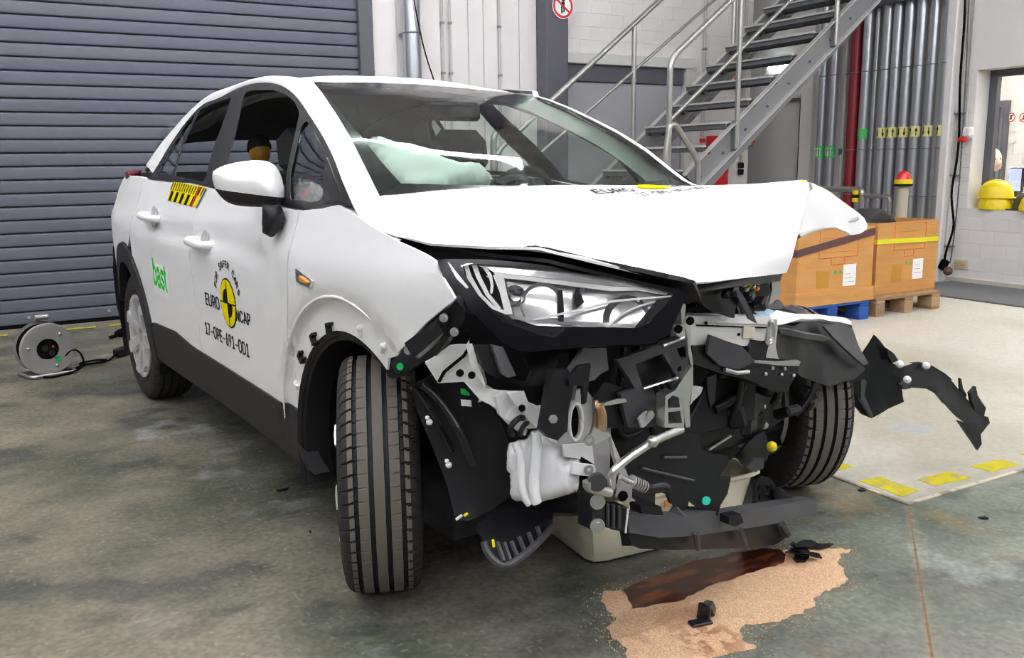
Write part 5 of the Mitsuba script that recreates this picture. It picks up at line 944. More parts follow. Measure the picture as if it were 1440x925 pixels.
# deployed passenger airbag, crumpled behind the screen
ab_o = [(-.7,-.447,1.228),(-.66,-.395,1.232),(-.6,-.338,1.226),(-.55,-.259,1.202),(-.5,-.197,1.174),(-.5,-.108,1.159),(-.45,-.088,1.099),(-.45,-.125,1.09),(-.42,-.249,1.089),(-.4,-.393,1.098),(-.42,-.451,1.101),(-.48,-.471,1.122),(-.56,-.476,1.164)]
bagm = pillow(ab_o, .06, .09, .12, .02); bv = bagm.vertices
bagm.vertices = bv + bagm.vertex_normals * (.030 * (np_noise(bv * [14, 9, 14], 2) - .5) + .012 * (np_noise(bv * 34, 5) - .5))[:, None]
C('passenger_airbag', bagm, prin('airbag_cloth', (.78, .80, .78), .8), 60, 'crumpled white airbag')
C('dash_vent', tube(spline([(-.35,-.129,1.091),(-.35,-.102,1.107),(-.35,-.06,1.111),(-.35,-.024,1.103)], 14), .02, 8), BLACK)
C('inner_mirror', box((-.80, -.02, 1.36), (.03, .22, .07), 0, .02), BLACK)
# small test dummy on the rear seat
C('child_dummy__body', rotm(box((-2.02, -.36, .86), (.16, .22, .60), 0, .07), -10, [0, 1, 0], (-2.0, -.36, .6)), SEATM)
C('child_dummy__head', ball((-1.98, -.36, 1.235), .056, 3, (1, .85, 1.1)), prin('dummy_skin', (.50, .26, .03), .5), True, 'ochre dummy head with dark cap')
hb_ = ball((-1.985, -.36, 1.25), .060, 3, (1.02, .9, 1.05)); hb_ = hb_.slice_plane((-1.98, -.36, 1.245), (-.25, 0, 1)) if hasattr(hb_, 'slice_plane') else hb_
scene['car__child_dummy__head']['to_world'] = TC; C('child_dummy__cap', hb_, DARK, True)
C('child_seat', box((-2.13, -.36, .80), (.12, .40, .60), 0, .05), DARK)
C('door_card_bag', sheet([(-.77,-.66,1.071),(-.742,-.66,1.085),(-.662,-.66,1.109),(-.674,-.66,1.08),(-.694,-.66,1.057),(-.727,-.66,1.066)], .01), REDP)
C('door_speaker', pillow([(-.63,-.68,1.051),(-.614,-.68,1.107),(-.587,-.68,1.13),(-.546,-.68,1.134),(-.528,-.68,1.121),(-.536,-.68,1.053)], .02, .03, .03), BLACK, 40)
# ================================================================ THINGS IN THE HALL
def T_(k, label, cat_, group=None): tag(k, label, cat_, group)
# downpipe, conduits and cable on the white panels
t = 'downpipe'; add(t + '__pipe', rod((1.575, 5.09, 0), (1.575, 5.09, CEIL), .078, 24), ZINC, 40); add(t + '__clamp', tube([(1.575 + .081 * math.cos(a), 5.09 + .081 * math.sin(a), 2.27) for a in np.linspace(0, 2 * math.pi, 25)], .006, 6), GALV); add(t + '__clamp', bx(1.50, 1.58, 5.15, 5.21, 2.262, 2.278), GALV)
T_(t, 'wide grey metal downpipe on the white panels right of the shutter', 'pipe')
t = 'electric_cable'; add(t, tube(spline([(1.544,4.99,2.752),(1.572,4.99,2.47),(1.617,4.99,2.241),(1.67,4.99,2.039),(1.725,4.99,1.881),(1.798,4.99,1.594)], 30), .006, 6), INK); T_(t, 'thin black cable hanging at a slant beside the wide downpipe', 'cable')
for i, (x, lab) in enumerate(((1.91, 'thin white conduit, left one of the close pair between downpipe and grey column'), (1.985, 'thin white conduit, right one of the close pair between downpipe and grey column'), (2.485, 'thin white conduit standing alone left of the grey column'))):
    k = key_of('conduit__tube').split('__')[0] if i == 0 else f'conduit_{i:03d}'
    add(k + '__tube', rod((x, 5.185, 0), (x, 5.185, CEIL), .011, 8), CONDUIT, 40)
    for z in (1.95, 2.38): add(k + '__clip', bx(x - .016, x + .016, 5.17, 5.2, z, z + .02), GALV)
    T_(k, lab, 'conduit')
t = 'prohibition_sign'; c = (3.065, 5.015, 2.585)
add(t + '__plate', disc((c[0], c[1], c[2]), (0, -1, 0), .115, .003, 40), WHITES); add(t + '__ring', disc((c[0], c[1] - .003, c[2]), (0, -1, 0), .108, .002, 40, .086), REDP)
bar = bx(-.092, .092, -.002, 0, -.009, .009); rotm(bar, 38, [0, 1, 0]); bar.apply_translation((c[0], c[1] - .0045, c[2])); add(t + '__bar', bar, REDP)
add(t + '__figure', cat([bx(c[0] - .018, c[0] + .018, c[1] - .004, c[1] - .003, c[2] - .005, c[2] + .035), bx(c[0] - .02, c[0] - .004, c[1] - .004, c[1] - .003, c[2] - .065, c[2]), bx(c[0] + .004, c[0] + .02, c[1] - .004, c[1] - .003, c[2] - .055, c[2]), disc((c[0] + .004, c[1] - .003, c[2] + .05), (0, -1, 0), .014, .001, 16)]), INK)
T_(t, 'round red and white prohibition sign with a crossed figure on grey column', 'sign')
# ---- steel stairs climbing along the back wall
t = 'staircase'; SL = .79; top = lambda x: SL * (x - 1.765)
for y, s in ((3.30, 1), (4.37, -1)):
    xa, xb = 1.95, 6.05; P = [(xa, 0), (xa, max(.0, top(xa))), (xb, top(xb)), (xb, top(xb) - .235), (xa + .30, 0)]
    m = trimesh.creation.extrude_polygon(sg.Polygon([(q[0], q[1]) for q in P]), .008, engine='earcut'); m.vertices = np.stack([m.vertices[:, 0], y + m.vertices[:, 2], m.vertices[:, 1]], -1); m.invert()
    add(t + '__stringer', m, GALV)
    for dz in (0, -.228):
        a, b = np.array([xa + (.30 if dz else 0), 0, max(0, top(xa + .30) + dz) if dz else top(xa)]), np.array([xb, 0, top(xb) + dz]); d = (b - a) / np.linalg.norm(b - a); nrm = np.array([-d[2], 0, d[0]])
        o = [a, b, b + nrm * .008, a + nrm * .008]; yy0, yy1 = (y - .045, y + .008) if s > 0 else (y, y + .05)
        add(t + '__flange', extrude([np.array([q[0], yy0, q[2]]) for q in o], (0, yy1 - yy0, 0)), prin('galv_bright', (.58, .57, .56), .4, metal=.5) if 'm_galv_bright' not in scene else 'm_galv_bright')
def tread_mesh():
    ms = [bx(0, .27, 3.31, 4.37, -.004, .0), bx(0, .006, 3.31, 4.37, -.045, .004), bx(.264, .27, 3.31, 4.37, -.04, 0)]
    for y in np.linspace(3.33, 4.35, 30): ms.append(bx(0, .27, y - .002, y + .002, -.032, 0))
    for x in np.linspace(.04, .23, 5): ms.append(bx(x - .002, x + .002, 3.31, 4.37, -.03, 0))
    return cat(ms + [bx(-.01, .0, 3.31, 4.37, -.012, .006)])
TR = ply(tread_mesh(), GALV)
GD = prin('galv_dark', (.13, .14, .15), .55, metal=.4)
for i in range(-7, 10):
    x, z = 3.545 + i * .234, 1.462 + i * .1885
    if z < .05 or x > 5.8: continue
    k = key_of(t + '__tread'); scene[k] = {**TR, 'bsdf': {'type': 'ref', 'id': GD}, 'to_world': TF().translate([x, 0, z])}
    add(t + '__nosing', bx(x - .014, x + .03, 3.31, 4.37, z - .006, z + .010), 'm_galv_bright')
    for yb in (3.295,): 
        for dx in (.05, .20): add(t + '__bolt', ball((x + dx, yb, z - .05), .012, 1), JAMB)
    for dx in (.05, .20): add(t + '__bolt', ball((x + dx, 4.362, z - .06), .012, 1), JAMB)
RAIL = prin('rail', (.40, .40, .38), .34, metal=.8)
yr = 3.27
add(t + '__handrail', tube(bend([(2.925, yr, .95), (2.925, yr, 1.93), (6.05, yr, 1.93 + SL * 3.11)], .10, 8), .024, 12), RAIL, 50)
for x in (3.625, 4.715, 5.8): add(t + '__post', rod((x, yr, top(x) - .21), (x, yr, 1.93 + SL * (x - 2.94)), .021, 12), RAIL, 50); add(t + '__post_foot', bx(x - .03, x + .03, yr - .012, yr + .03, top(x) - .22, top(x) + .01), GALV)
add(t + '__mid_rail', rod((2.93, yr, 1.47), (6.05, yr, 1.47 + SL * 3.12), .016, 10), RAIL, 50)
yf = 4.40
add(t + '__handrail', tube(bend([(2.00, yf, .02), (2.00, yf, 1.245), (6.05, yf, 1.245 + .787 * 4.05)], .10, 8), .024, 12), RAIL, 50)
for x in (3.428, 4.6, 5.8): add(t + '__post', rod((x, yf, top(x) - .1), (x, yf, 1.245 + .787 * (x - 2.0)), .021, 12), RAIL, 50)
add(t + '__mid_rail', rod((2.0, yf, .92), (6.05, yf, .92 + .73 * 4.05), .014, 10), RAIL, 50)
add(t + '__landing', bx(5.85, 6.15, 3.3, 4.4, 3.27, 3.33), GALV)
T_(t, 'galvanised steel staircase with open grating treads in front of the brick wall', 'staircase')
t = 'guard_rail'; add(t, tube(bend([(2.84, 3.2, 0), (2.84, 3.2, 1.19), (2.875, 3.2, 1.43), (2.93, 3.2, 1.44), (3.165, 3.2, 1.17), (3.165, 3.2, 0)], .06, 8), .024, 12), RAIL, 50); T_(t, 'bent pale tube guard at the foot of the stairs', 'railing')
t = 'guard_loop'; add(t, tube(bend([(1.766,4,0.984),(1.774,4,1.38),(1.864,4,1.468),(1.966,4,1.436),(2.134,4,1.123),(2.144,4,0.757)], .12, 8), .026, 12), RAIL, 50); T_(t, 'bent pale tube seen through the far side of the windscreen', 'railing')
# things on the brick wall behind the stairs
def wallbox(k, x0, x1, z0, z1, d, mat, label, c, extra=()):
    add(k + '__body', bx(x0, x1, 5.2 - d, 5.2, z0, z1, .006), mat)
    for nm, m, mt in extra: add(k + '__' + nm, m, mt)
    T_(k, label, c)
wallbox('fire_cabinet', 5.0, 5.24, .62, 1.42, .10, REDP, 'tall red cabinet on the wall behind the stair foot', 'cabinet', [('handle', bx(5.20, 5.215, 5.085, 5.1, .95, 1.02), STEEL)])
wallbox('emergency_stop', 5.53, 5.63, 1.30, 1.43, .06, prin('green_box', (.02, .16, .06), .4), 'green emergency stop box with red button beside the pale door', 'switch', [('button', ball((5.585, 5.12, 1.365), .03, 2), REDP), ('collar', disc((5.585, 5.14, 1.365), (0, -1, 0), .042, .004), YELLOW)])
for i, z in enumerate((1.075, 1.0)): wallbox('light_switch' + ('_001' if i else ''), 5.46, 5.52, z, z + .06, .04, BLACK, f'small black switch on the white pier, {"lower" if i else "upper"} of two', 'switch')
wallbox('warning_beacon', 5.30, 5.40, 1.92, 2.06, .06, WHITEP, 'small white box with red lamp behind the upper treads', 'lamp', [('lens', ball((5.35, 5.12, 2.0), .05, 2, (1, 1, 1)), REDP)])
for i, (x, z0, z1, lb) in enumerate(((4.93, 1.38, CEIL, 'thin grey conduit on the brick wall ending at a small red box'), (5.32, 2.05, CEIL, 'thin grey conduit above the red wall lamp'), (5.50, 1.1, CEIL, 'thin grey conduit running down to the black switches'))):
    k = 'wall_conduit' + (f'_{i:03d}' if i else ''); add(k + '__tube', rod((x, 5.18, z0), (x, 5.18, z1), .014, 8), CONDUIT, 40); add(k + '__clip', bx(x - .02, x + .02, 5.16, 5.2, 2.3, 2.32), GALV); T_(k, lb, 'conduit')
add('wall_conduit__end_box', bx(4.91, 4.95, 5.15, 5.2, 1.35, 1.39), REDP)
t = 'emergency_light'; k = add(t + '__diffuser', bx(6.06, 6.13, 5.16, 5.42, 2.15, 2.20, .01), WHITEP); scene[k]['emitter'] = {'type': 'area', 'radiance': rgb(3.4, 4.0, 3.6)}; add(t + '__housing', bx(6.12, 6.15, 5.10, 5.52, 2.11, 2.23), WHITEP); T_(t, 'glowing white emergency light above the pale door', 'lamp')
# ---- the bank of pipes on the right wall
LBL_Y, LBL_G = plain('label_yellow', (.74, .70, .30)), plain('label_green', (.10, .50, .16))
RPIPE = prin('red_pipe', (.20, .012, .018), .4)
PIPES = [(4.604, .046, ZINC, 'G'), (4.461, .046, ZINC, 'G'), (4.33, .022, CONDUIT, ''), (4.189, .056, RPIPE, ''), (4.056, .050, ZINC, 'g'), (3.961, .026, ZINC, ''), (3.825, .05, ZINC, 'd'), (3.709, .05, ZINC, 'u'), (3.58, .05, ZINC, 'd'), (3.449, .05, ZINC, 'u'), (3.315, .046, ZINC, 'd'), (3.166, .046, ZINC, 'u')]
ordn = ['first', 'second', 'third', 'fourth', 'fifth', 'sixth', 'seventh', 'eighth']
n0 = nd = 0
for i, (y, r, mt, lbl) in enumerate(PIPES):
    k = 'wall_pipe' + (f'_{i:03d}' if i else ''); x = 6.15 - .03 - r
    add(k + '__pipe', rod((x, y, 0), (x, y, CEIL), r, 20), mt, 40)
    for z in (.80, 1.25, 2.02): add(k + '__clamp', tube([(x + (r + .003) * math.cos(a), y + (r + .003) * math.sin(a), z) for a in np.linspace(math.pi * .5, math.pi * 1.5, 13)], .005, 6), GALV)
    if lbl:
        z0, z1 = (1.36, 1.46) if lbl in 'dug' else (1.17, 1.30)
        A = [[(x + (r + .002) * math.cos(a), y + (r + .002) * math.sin(a), z) for a in np.linspace(math.radians(110), math.radians(280), 16)] for z in (z0, z1)]
        add(k + '__label', gridmesh(A), LBL_Y if lbl in 'du' else LBL_G)
        if lbl in 'du':
            for aa in (165, 225):
                ca, sa = math.cos(math.radians(aa)), math.sin(math.radians(aa)); px_, py_ = x + (r + .0045) * ca, y + (r + .0045) * sa; tx, ty = -sa, ca; s = 1 if lbl == 'u' else -1; zc = (z0 + z1) / 2
                pt = lambda u, w: (px_ + tx * u, py_ + ty * u, zc + s * w)
                add(k + '__arrow', extrude([pt(-.004, -.038), pt(.004, -.038), pt(.004, .005), pt(.013, .005), pt(0, .04), pt(-.013, .005), pt(-.004, .005)], (ca * .001, sa * .001, 0)), INK)
        elif lbl == 'G':
            for aa in (150, 185, 220):
                ca, sa = math.cos(math.radians(aa)), math.sin(math.radians(aa)); px_, py_ = x + (r + .004) * ca, y + (r + .004) * sa
                add(k + '__print', box((px_, py_, (z0 + z1) / 2), (.004, .008, .09)), WHITES)
    if mt == RPIPE: lab = 'dark red pipe standing among the grey wall pipes'
    elif lbl == 'G': lab = f'grey pipe with green lettered label, {["left", "right"][n0]} one of the two beside the pale door'; n0 += 1
    elif lbl == 'g': lab = 'grey pipe with plain green label just right of the red pipe'
    elif lbl: lab = f'grey pipe with yellow {"downward" if lbl == "d" else "upward"} arrow label, {ordn[nd]} of the six from the left'; nd += 1
    else: lab = 'thin pale conduit between green labelled pipes and red pipe' if i == 2 else 'thin grey pipe between the plain green label and the arrow labels'
    T_(k, lab, 'pipe', 'pipes on the right wall')
t = 'cable_tray'; add(t + '__rail', bx(5.95, 6.02, 3.0, 4.05, 2.62, 2.67), JAMB); add(t + '__bracket', bx(5.97, 6.15, 3.06, 3.09, 2.60, 2.63), JAMB); T_(t, 'dark horizontal rail crossing the tops of the grey pipes', 'rail')
t = 'socket_box'; add(t + '__body', bx(6.08, 6.15, 4.30, 4.37, 1.19, 1.28, .006), CONDUIT); add(t + '__plate', bx(6.072, 6.082, 4.315, 4.355, 1.205, 1.265), JAMB); T_(t, 'small grey socket box left of the red pipe', 'socket')
# cables, siren and sign left of the window
t = 'hanging_cable'
cb = [[(6.05,3.021,2.605),(6.05,3.004,2.176),(6.05,3,1.804),(6.05,2.974,1.424),(6.05,2.98,1.073),(6.05,3,0.813),(6.05,2.972,0.65),(6.05,2.955,0.532),(6.05,2.986,0.385),(6.05,3.008,0.303),(6.05,3.021,0.195)], [(6.07,2.993,2.602),(6.07,2.976,2.174),(6.07,2.955,1.613),(6.07,2.946,1.104),(6.07,2.95,0.65),(6.07,2.961,0.352),(6.07,2.976,0.184)], [(6.09,3.126,2.625),(6.09,3.099,2.064),(6.09,3.052,1.427),(6.09,3.047,0.777),(6.09,3.056,0.445),(6.09,3.053,0.23)]]
for c, r_, mt in zip(cb, (.010, .006, .005), (SEAL, JAMB, CONDUIT)): add(t + '__lead', tube(spline(c, 40), r_, 8), mt, 60)
for z in (.99, 1.55, .33): add(t + '__clip', bx(6.08, 6.13, 2.98, 3.09, z, z + .015), GALV)
e = np.array([(6.04,3.02,0.168)][0]); add(t + '__plug', rotm(box(e, (.05, .07, .10), 0, .01), 25, [1, 0, 0], e), SEAL); e2 = np.array([(6.02,2.957,0.115)][0]); add(t + '__plug_face', ball(e2, .042, 2), prin('brown', (.12, .06, .04), .5)); T_(t, 'bundle of black cables hanging to a dark plug left of the window', 'cable')
for i, yv in enumerate((3.02, 2.965)): k = 'window_conduit' + ('_001' if i else ''); add(k, rod((6.13, yv, 1.0 if i == 0 else 1.38), (6.13, yv, CEIL), .013, 8), CONDUIT, 40); T_(k, ('long' if i == 0 else 'short') + ' white conduit beside the office window' + (' ending at the red siren' if i else ' near the black cables'), 'conduit')
t = 'alarm_siren'; s = np.array([(6.08,2.919,1.365)][0]); add(t + '__base', box(s + [.02, 0, .02], (.07, .10, .10), 0, .02), WHITEP); add(t + '__horn', box(s + [-.02, .02, -.045], (.06, .08, .045), 0, .015), REDP); T_(t, 'red and white alarm siren on the wall left of the window', 'siren')
t = 'wall_notice'; q = [(6.145,2.986,0.215),(6.145,2.849,0.217),(6.145,2.842,0.135),(6.145,2.979,0.131)]; add(t + '__plate', extrude(q, (-.004, 0, 0)), prin('notice', (.62, .58, .40), .5))
for i in range(4): a, b = lerp(q[0], q[3], .25 + i * .18), lerp(q[1], q[2], .25 + i * .18); add(t + '__print_line', extrude([a - [.0005, 0, 0], lerp(a, b, .85) - [.0005, 0, 0], lerp(a, b, .85) - [.0005, 0, .006], a - [.0005, 0, .006]], (-.005, 0, 0)), prin('brown_print', (.35, .25, .15), .6) if 'm_brown_print' not in scene else 'm_brown_print')
T_(t, 'small pale notice low on the white brick wall', 'sign')
t = 'floor_mat'; add(t, bx(5.22, 6.11, 0.2, 2.98, .004, .016, .004), prin('mat', (.10, .10, .105), .95)); T_(t, 'dark grey rubber mat along the right wall', 'mat')
# helmets on the window sill
def helmet(k, c, rz, lab, grp=None, mt=YELLOW):
    prof = [(0, .150), (.035, .148), (.075, .130), (.105, .095), (.120, .045), (.124, .0)]
    m = lathe([(r, z) for r, z in prof], 32); m.apply_scale([1.22, .95, 1]); M = TF().translate(list(c)).rotate([0, 0, 1], rz)
    add(k + '__shell', m, mt, True, M)
    br = sg.Polygon([(math.cos(t) * .150 + .0, math.sin(t) * .118) for t in np.linspace(0, 2 * math.pi, 40)]).union(sg.Polygon([(.06, -.10), (.205, -.06), (.22, 0), (.205, .06), (.06, .10)]).buffer(.012))
    b = trimesh.creation.extrude_polygon(br, .008, engine='earcut'); b.apply_translation((0, 0, -.006)); add(k + '__brim', b, mt, False, M)
    rr = tube(spline([(-.12, 0, .085), (-.07, 0, .135), (0, 0, .152), (.07, 0, .137), (.125, 0, .085)], 16), .010, 8); add(k + '__ridge', rr, mt, 60, M)
    T_(k, lab, 'helmet', grp)
helmet('safety_helmet', (6.25, 2.69, .700), -70, 'yellow safety helmet on the window sill, lower one of the stack', 'yellow helmets on the window sill')
helmet('safety_helmet_001', (6.25, 2.70, .800), -70, 'yellow safety helmet on the window sill, upper one of the stack', 'yellow helmets on the window sill')
helmet('safety_helmet_002', (6.22, 2.285, .700), -70, 'yellow safety helmet cut by the photo edge on the sill', 'yellow helmets on the window sill')
helmet('green_helmet', (6.30, 2.40, .700), 100, 'dark olive helmet between the yellow ones on the sill', None, prin('olive', (.05, .055, .03), .5))
# office: person at a desk, screen, round signs
t = 'office_desk'; add(t + '__top', bx(6.95, 7.65, 2.5, 3.30, .68, .71), WHITEP)
for x, y in ((6.98, 2.53), (7.62, 2.53), (6.98, 3.27), (7.62, 3.27)): add(t + '__leg', bx(x - .02, x + .02, y - .02, y + .02, 0, .68), GALV)
T_(t, 'white desk in the office behind the window', 'desk')
t = 'monitor'; add(t + '__case', rotm(box((7.3, 3.16, .93), (.03, .24, .24), 0, .006), -30, [0, 0, 1], (7.3, 3.16, 0)), BLACK); k = add(t + '__screen', rotm(bx(7.275, 7.283, 3.05, 3.27, .82, 1.04), -30, [0, 0, 1], (7.3, 3.16, 0)), BLACK); scene[k]['emitter'] = {'type': 'area', 'radiance': rgb(.25, .29, .52)}; add(t + '__stand', bx(7.28, 7.34, 3.12, 3.20, .71, .82), BLACK); T_(t, 'flat screen glowing pale blue on the office desk', 'monitor')
t = 'person'; hc_ = np.array((7.42, 3.52, 1.12))
J = {'hip': (7.62, 3.62, .52), 'chest': (7.56, 3.59, .86), 'neck': (7.50, 3.56, .99), 'sl': (7.47, 3.74, .90), 'sr': (7.60, 3.42, .90), 'el': (7.28, 3.80, .74), 'er': (7.42, 3.30, .76), 'hl': (7.18, 3.62, .74), 'hr': (7.24, 3.40, .76), 'kl': (7.2, 3.72, .50), 'kr': (7.25, 3.50, .50), 'fl': (7.22, 3.72, .08), 'fr': (7.27, 3.50, .08)}
import manifold3d as m3
def bone(a, b, ra, rb): return m3.Manifold.batch_hull([m3.Manifold.sphere(ra, 20).translate(list(map(float, a))), m3.Manifold.sphere(rb, 20).translate(list(map(float, b)))])
def body(bones, it=6, l=.02):
    M = bones[0]
    for b in bones[1:]: M = M + b
    M = M.refine_to_length(l).to_mesh(); m = trimesh.Trimesh(M.vert_properties[:, :3], M.tri_verts); trimesh.smoothing.filter_taubin(m, iterations=it); return m
add(t + '__jacket', body([bone(J['hip'], J['chest'], .14, .15), bone(J['chest'], J['neck'], .12, .06), bone(J['sl'], J['sr'], .075, .075), bone(J['sl'], J['el'], .065, .05), bone(J['el'], J['hl'], .05, .04), bone(J['sr'], J['er'], .065, .05), bone(J['er'], J['hr'], .05, .04)]), prin('jacket', (.03, .035, .045), .8), True)
add(t + '__trousers', body([bone(J['hip'], J['kl'], .11, .075), bone(J['kl'], J['fl'], .075, .055), bone(J['hip'], J['kr'], .11, .075), bone(J['kr'], J['fr'], .075, .055)]), DARK, True)
SKIN = prin('skin', (.62, .38, .29), .5)
hd = body([bone(J['neck'], hc_ - [0, 0, .05], .05, .055), bone(hc_ + [0, 0, .03], hc_ - [.03, .02, .05], .09, .06), bone(hc_ + [-.085, -.01, .0], hc_ + [-.10, -.015, -.03], .012, .016), bone(hc_ + [.005, -.080, -.01], hc_ + [.005, -.088, -.04], .013, .010), bone(hc_ + [.005, .080, -.01], hc_ + [.005, .088, -.04], .013, .010), bone(J['hl'], np.array(J['hl']) + [-.08, -.03, 0], .035, .02), bone(J['hr'], np.array(J['hr']) + [-.08, .02, 0], .035, .02)], 4, .012)
add(t + '__head', hd, SKIN, True)
hr_ = ball(hc_ + [.018, 0, .035], .1, 3, (1, .96, .98)); hr_ = hr_.slice_plane(hc_ + [-.03, 0, .0], (.75, 0, .66)); add(t + '__hair', hr_, prin('fair_hair', (.50, .41, .27), .8), True)
for s in (-1, 1): add(t + '__eye', ball(hc_ + [-.082, s * .032, .02], .010, 1), INK)
add(t + '__mouth', box(hc_ + [-.084, 0, -.055], (.01, .035, .008)), prin('lips', (.42, .20, .17), .6))
MP = TF().translate(hc_.tolist()).rotate([0, 0, 1], 72).translate((-hc_).tolist())
for q in list(scene):
    if q.startswith('person__'): scene[q]['to_world'] = MP
T_(t, 'fair haired person in dark jacket sitting at the office desk', 'person')
t = 'office_chair'; add(t + '__seat', box((7.62, 3.62, .40), (.42, .42, .07), 0, .02), BLACK); add(t + '__back', box((7.80, 3.68, .70), (.06, .40, .45), 12, .02), BLACK); add(t + '__post', rod((7.62, 3.62, .05), (7.62, 3.62, .38), .03), BLACK)
for i in range(5): a = i * 2 * math.pi / 5; add(t + '__foot', rod((7.62, 3.62, .05), (7.62 + .25 * math.cos(a), 3.62 + .25 * math.sin(a), .03), .02), BLACK)
for q in list(scene):
    if q.startswith('office_chair__'): scene[q]['to_world'] = MP
T_(t, 'black office chair under the person', 'chair')
for i, (uv, lb) in enumerate((((1422, 165), 'left'), ((1440, 165), 'right'))):
    c = [(8.685,4.146,1.608),(8.685,3.994,1.601)][i]; k = 'office_sign' + ('_001' if i else '')
    add(k + '__plate', disc(c, (-1, 0, 0), .055, .003), WHITES); add(k + '__ring', disc(np.array(c) - [.003, 0, 0], (-1, 0, 0), .052, .002, 32, .041), REDP)
    b = bx(-.002, 0, -.043, .043, -.005, .005); rotm(b, -45, [1, 0, 0]); b.apply_translation(np.array(c) - [.005, 0, 0]); add(k + '__bar', b, REDP); add(k + '__figure', box(np.array(c) - [.004, 0, 0], (.002, .018, .05)), INK); T_(k, f'{lb} one of two round red ringed signs on the office wall', 'sign')
# ---- cartons of tyres on pallets
CARD = prin('cardboard', proc(lambda p, n, uv: mix((.50, .235, .065), (.60, .30, .095), fbm(p.x * 6, p.y * 6, p.z * 14, 3)) * (.92 + .16 * noise(p.x * 3, p.y * 3, p.z * 160))), .8)
CARDI = plain('card_inside', (.34, .17, .06))
def pallet(k, x0, y0, w, d, mats, lab):
    pl = [ply(box((0, 0, 0), (w, .095, .02), 0, .002), None), ply(box((0, 0, 0), (.095, d, .02), 0, .002), None), ply(box((0, 0, 0), (.1, .13, .078), 0, .003), None)]
    def put(nm, i, x, y, z): q = key_of(k + '__' + nm); scene[q] = {**pl[i], 'bsdf': {'type': 'ref', 'id': mats[len(scene) % len(mats)]}, 'to_world': TF().translate([x, y, z])}
    for y in np.linspace(y0 + .05, y0 + d - .05, 7): put('deck_board', 0, x0 + w / 2, y, .134)
    for x in (x0 + .05, x0 + w / 2, x0 + w - .05):
        put('stringer_board', 1, x, y0 + d / 2, .113); put('bottom_board', 1, x, y0 + d / 2, .014)
        for y in (y0 + .065, y0 + d / 2, y0 + d - .065): put('block', 2, x, y, .063)
    T_(k, lab, 'pallet')
WOOD = [prin(f'pallet_wood_{i}', c, .8) for i, c in enumerate(((.34, .22, .12), (.27, .17, .09), (.40, .27, .15)))]
BLUEW = [prin(f'pallet_blue_{i}', c, .7) for i, c in enumerate(((.012, .07, .30), (.02, .09, .36), (.01, .055, .25)))]
B1 = (3.10, 3.87, 2.075, 3.1); B2 = (4.00, 4.70, 2.15, 3.1)
ZT1, ZT2 = [(3.354,2.075,0.684)][0][2], [(4.258,2.15,0.69)][0][2]
pallet('pallet', 3.08, 2.06, .76, 1.05, BLUEW, 'blue painted pallet under the left carton')
pallet('pallet_001', 3.93, 2.07, .74, 1.05, WOOD, 'bare wooden pallet under the right carton')
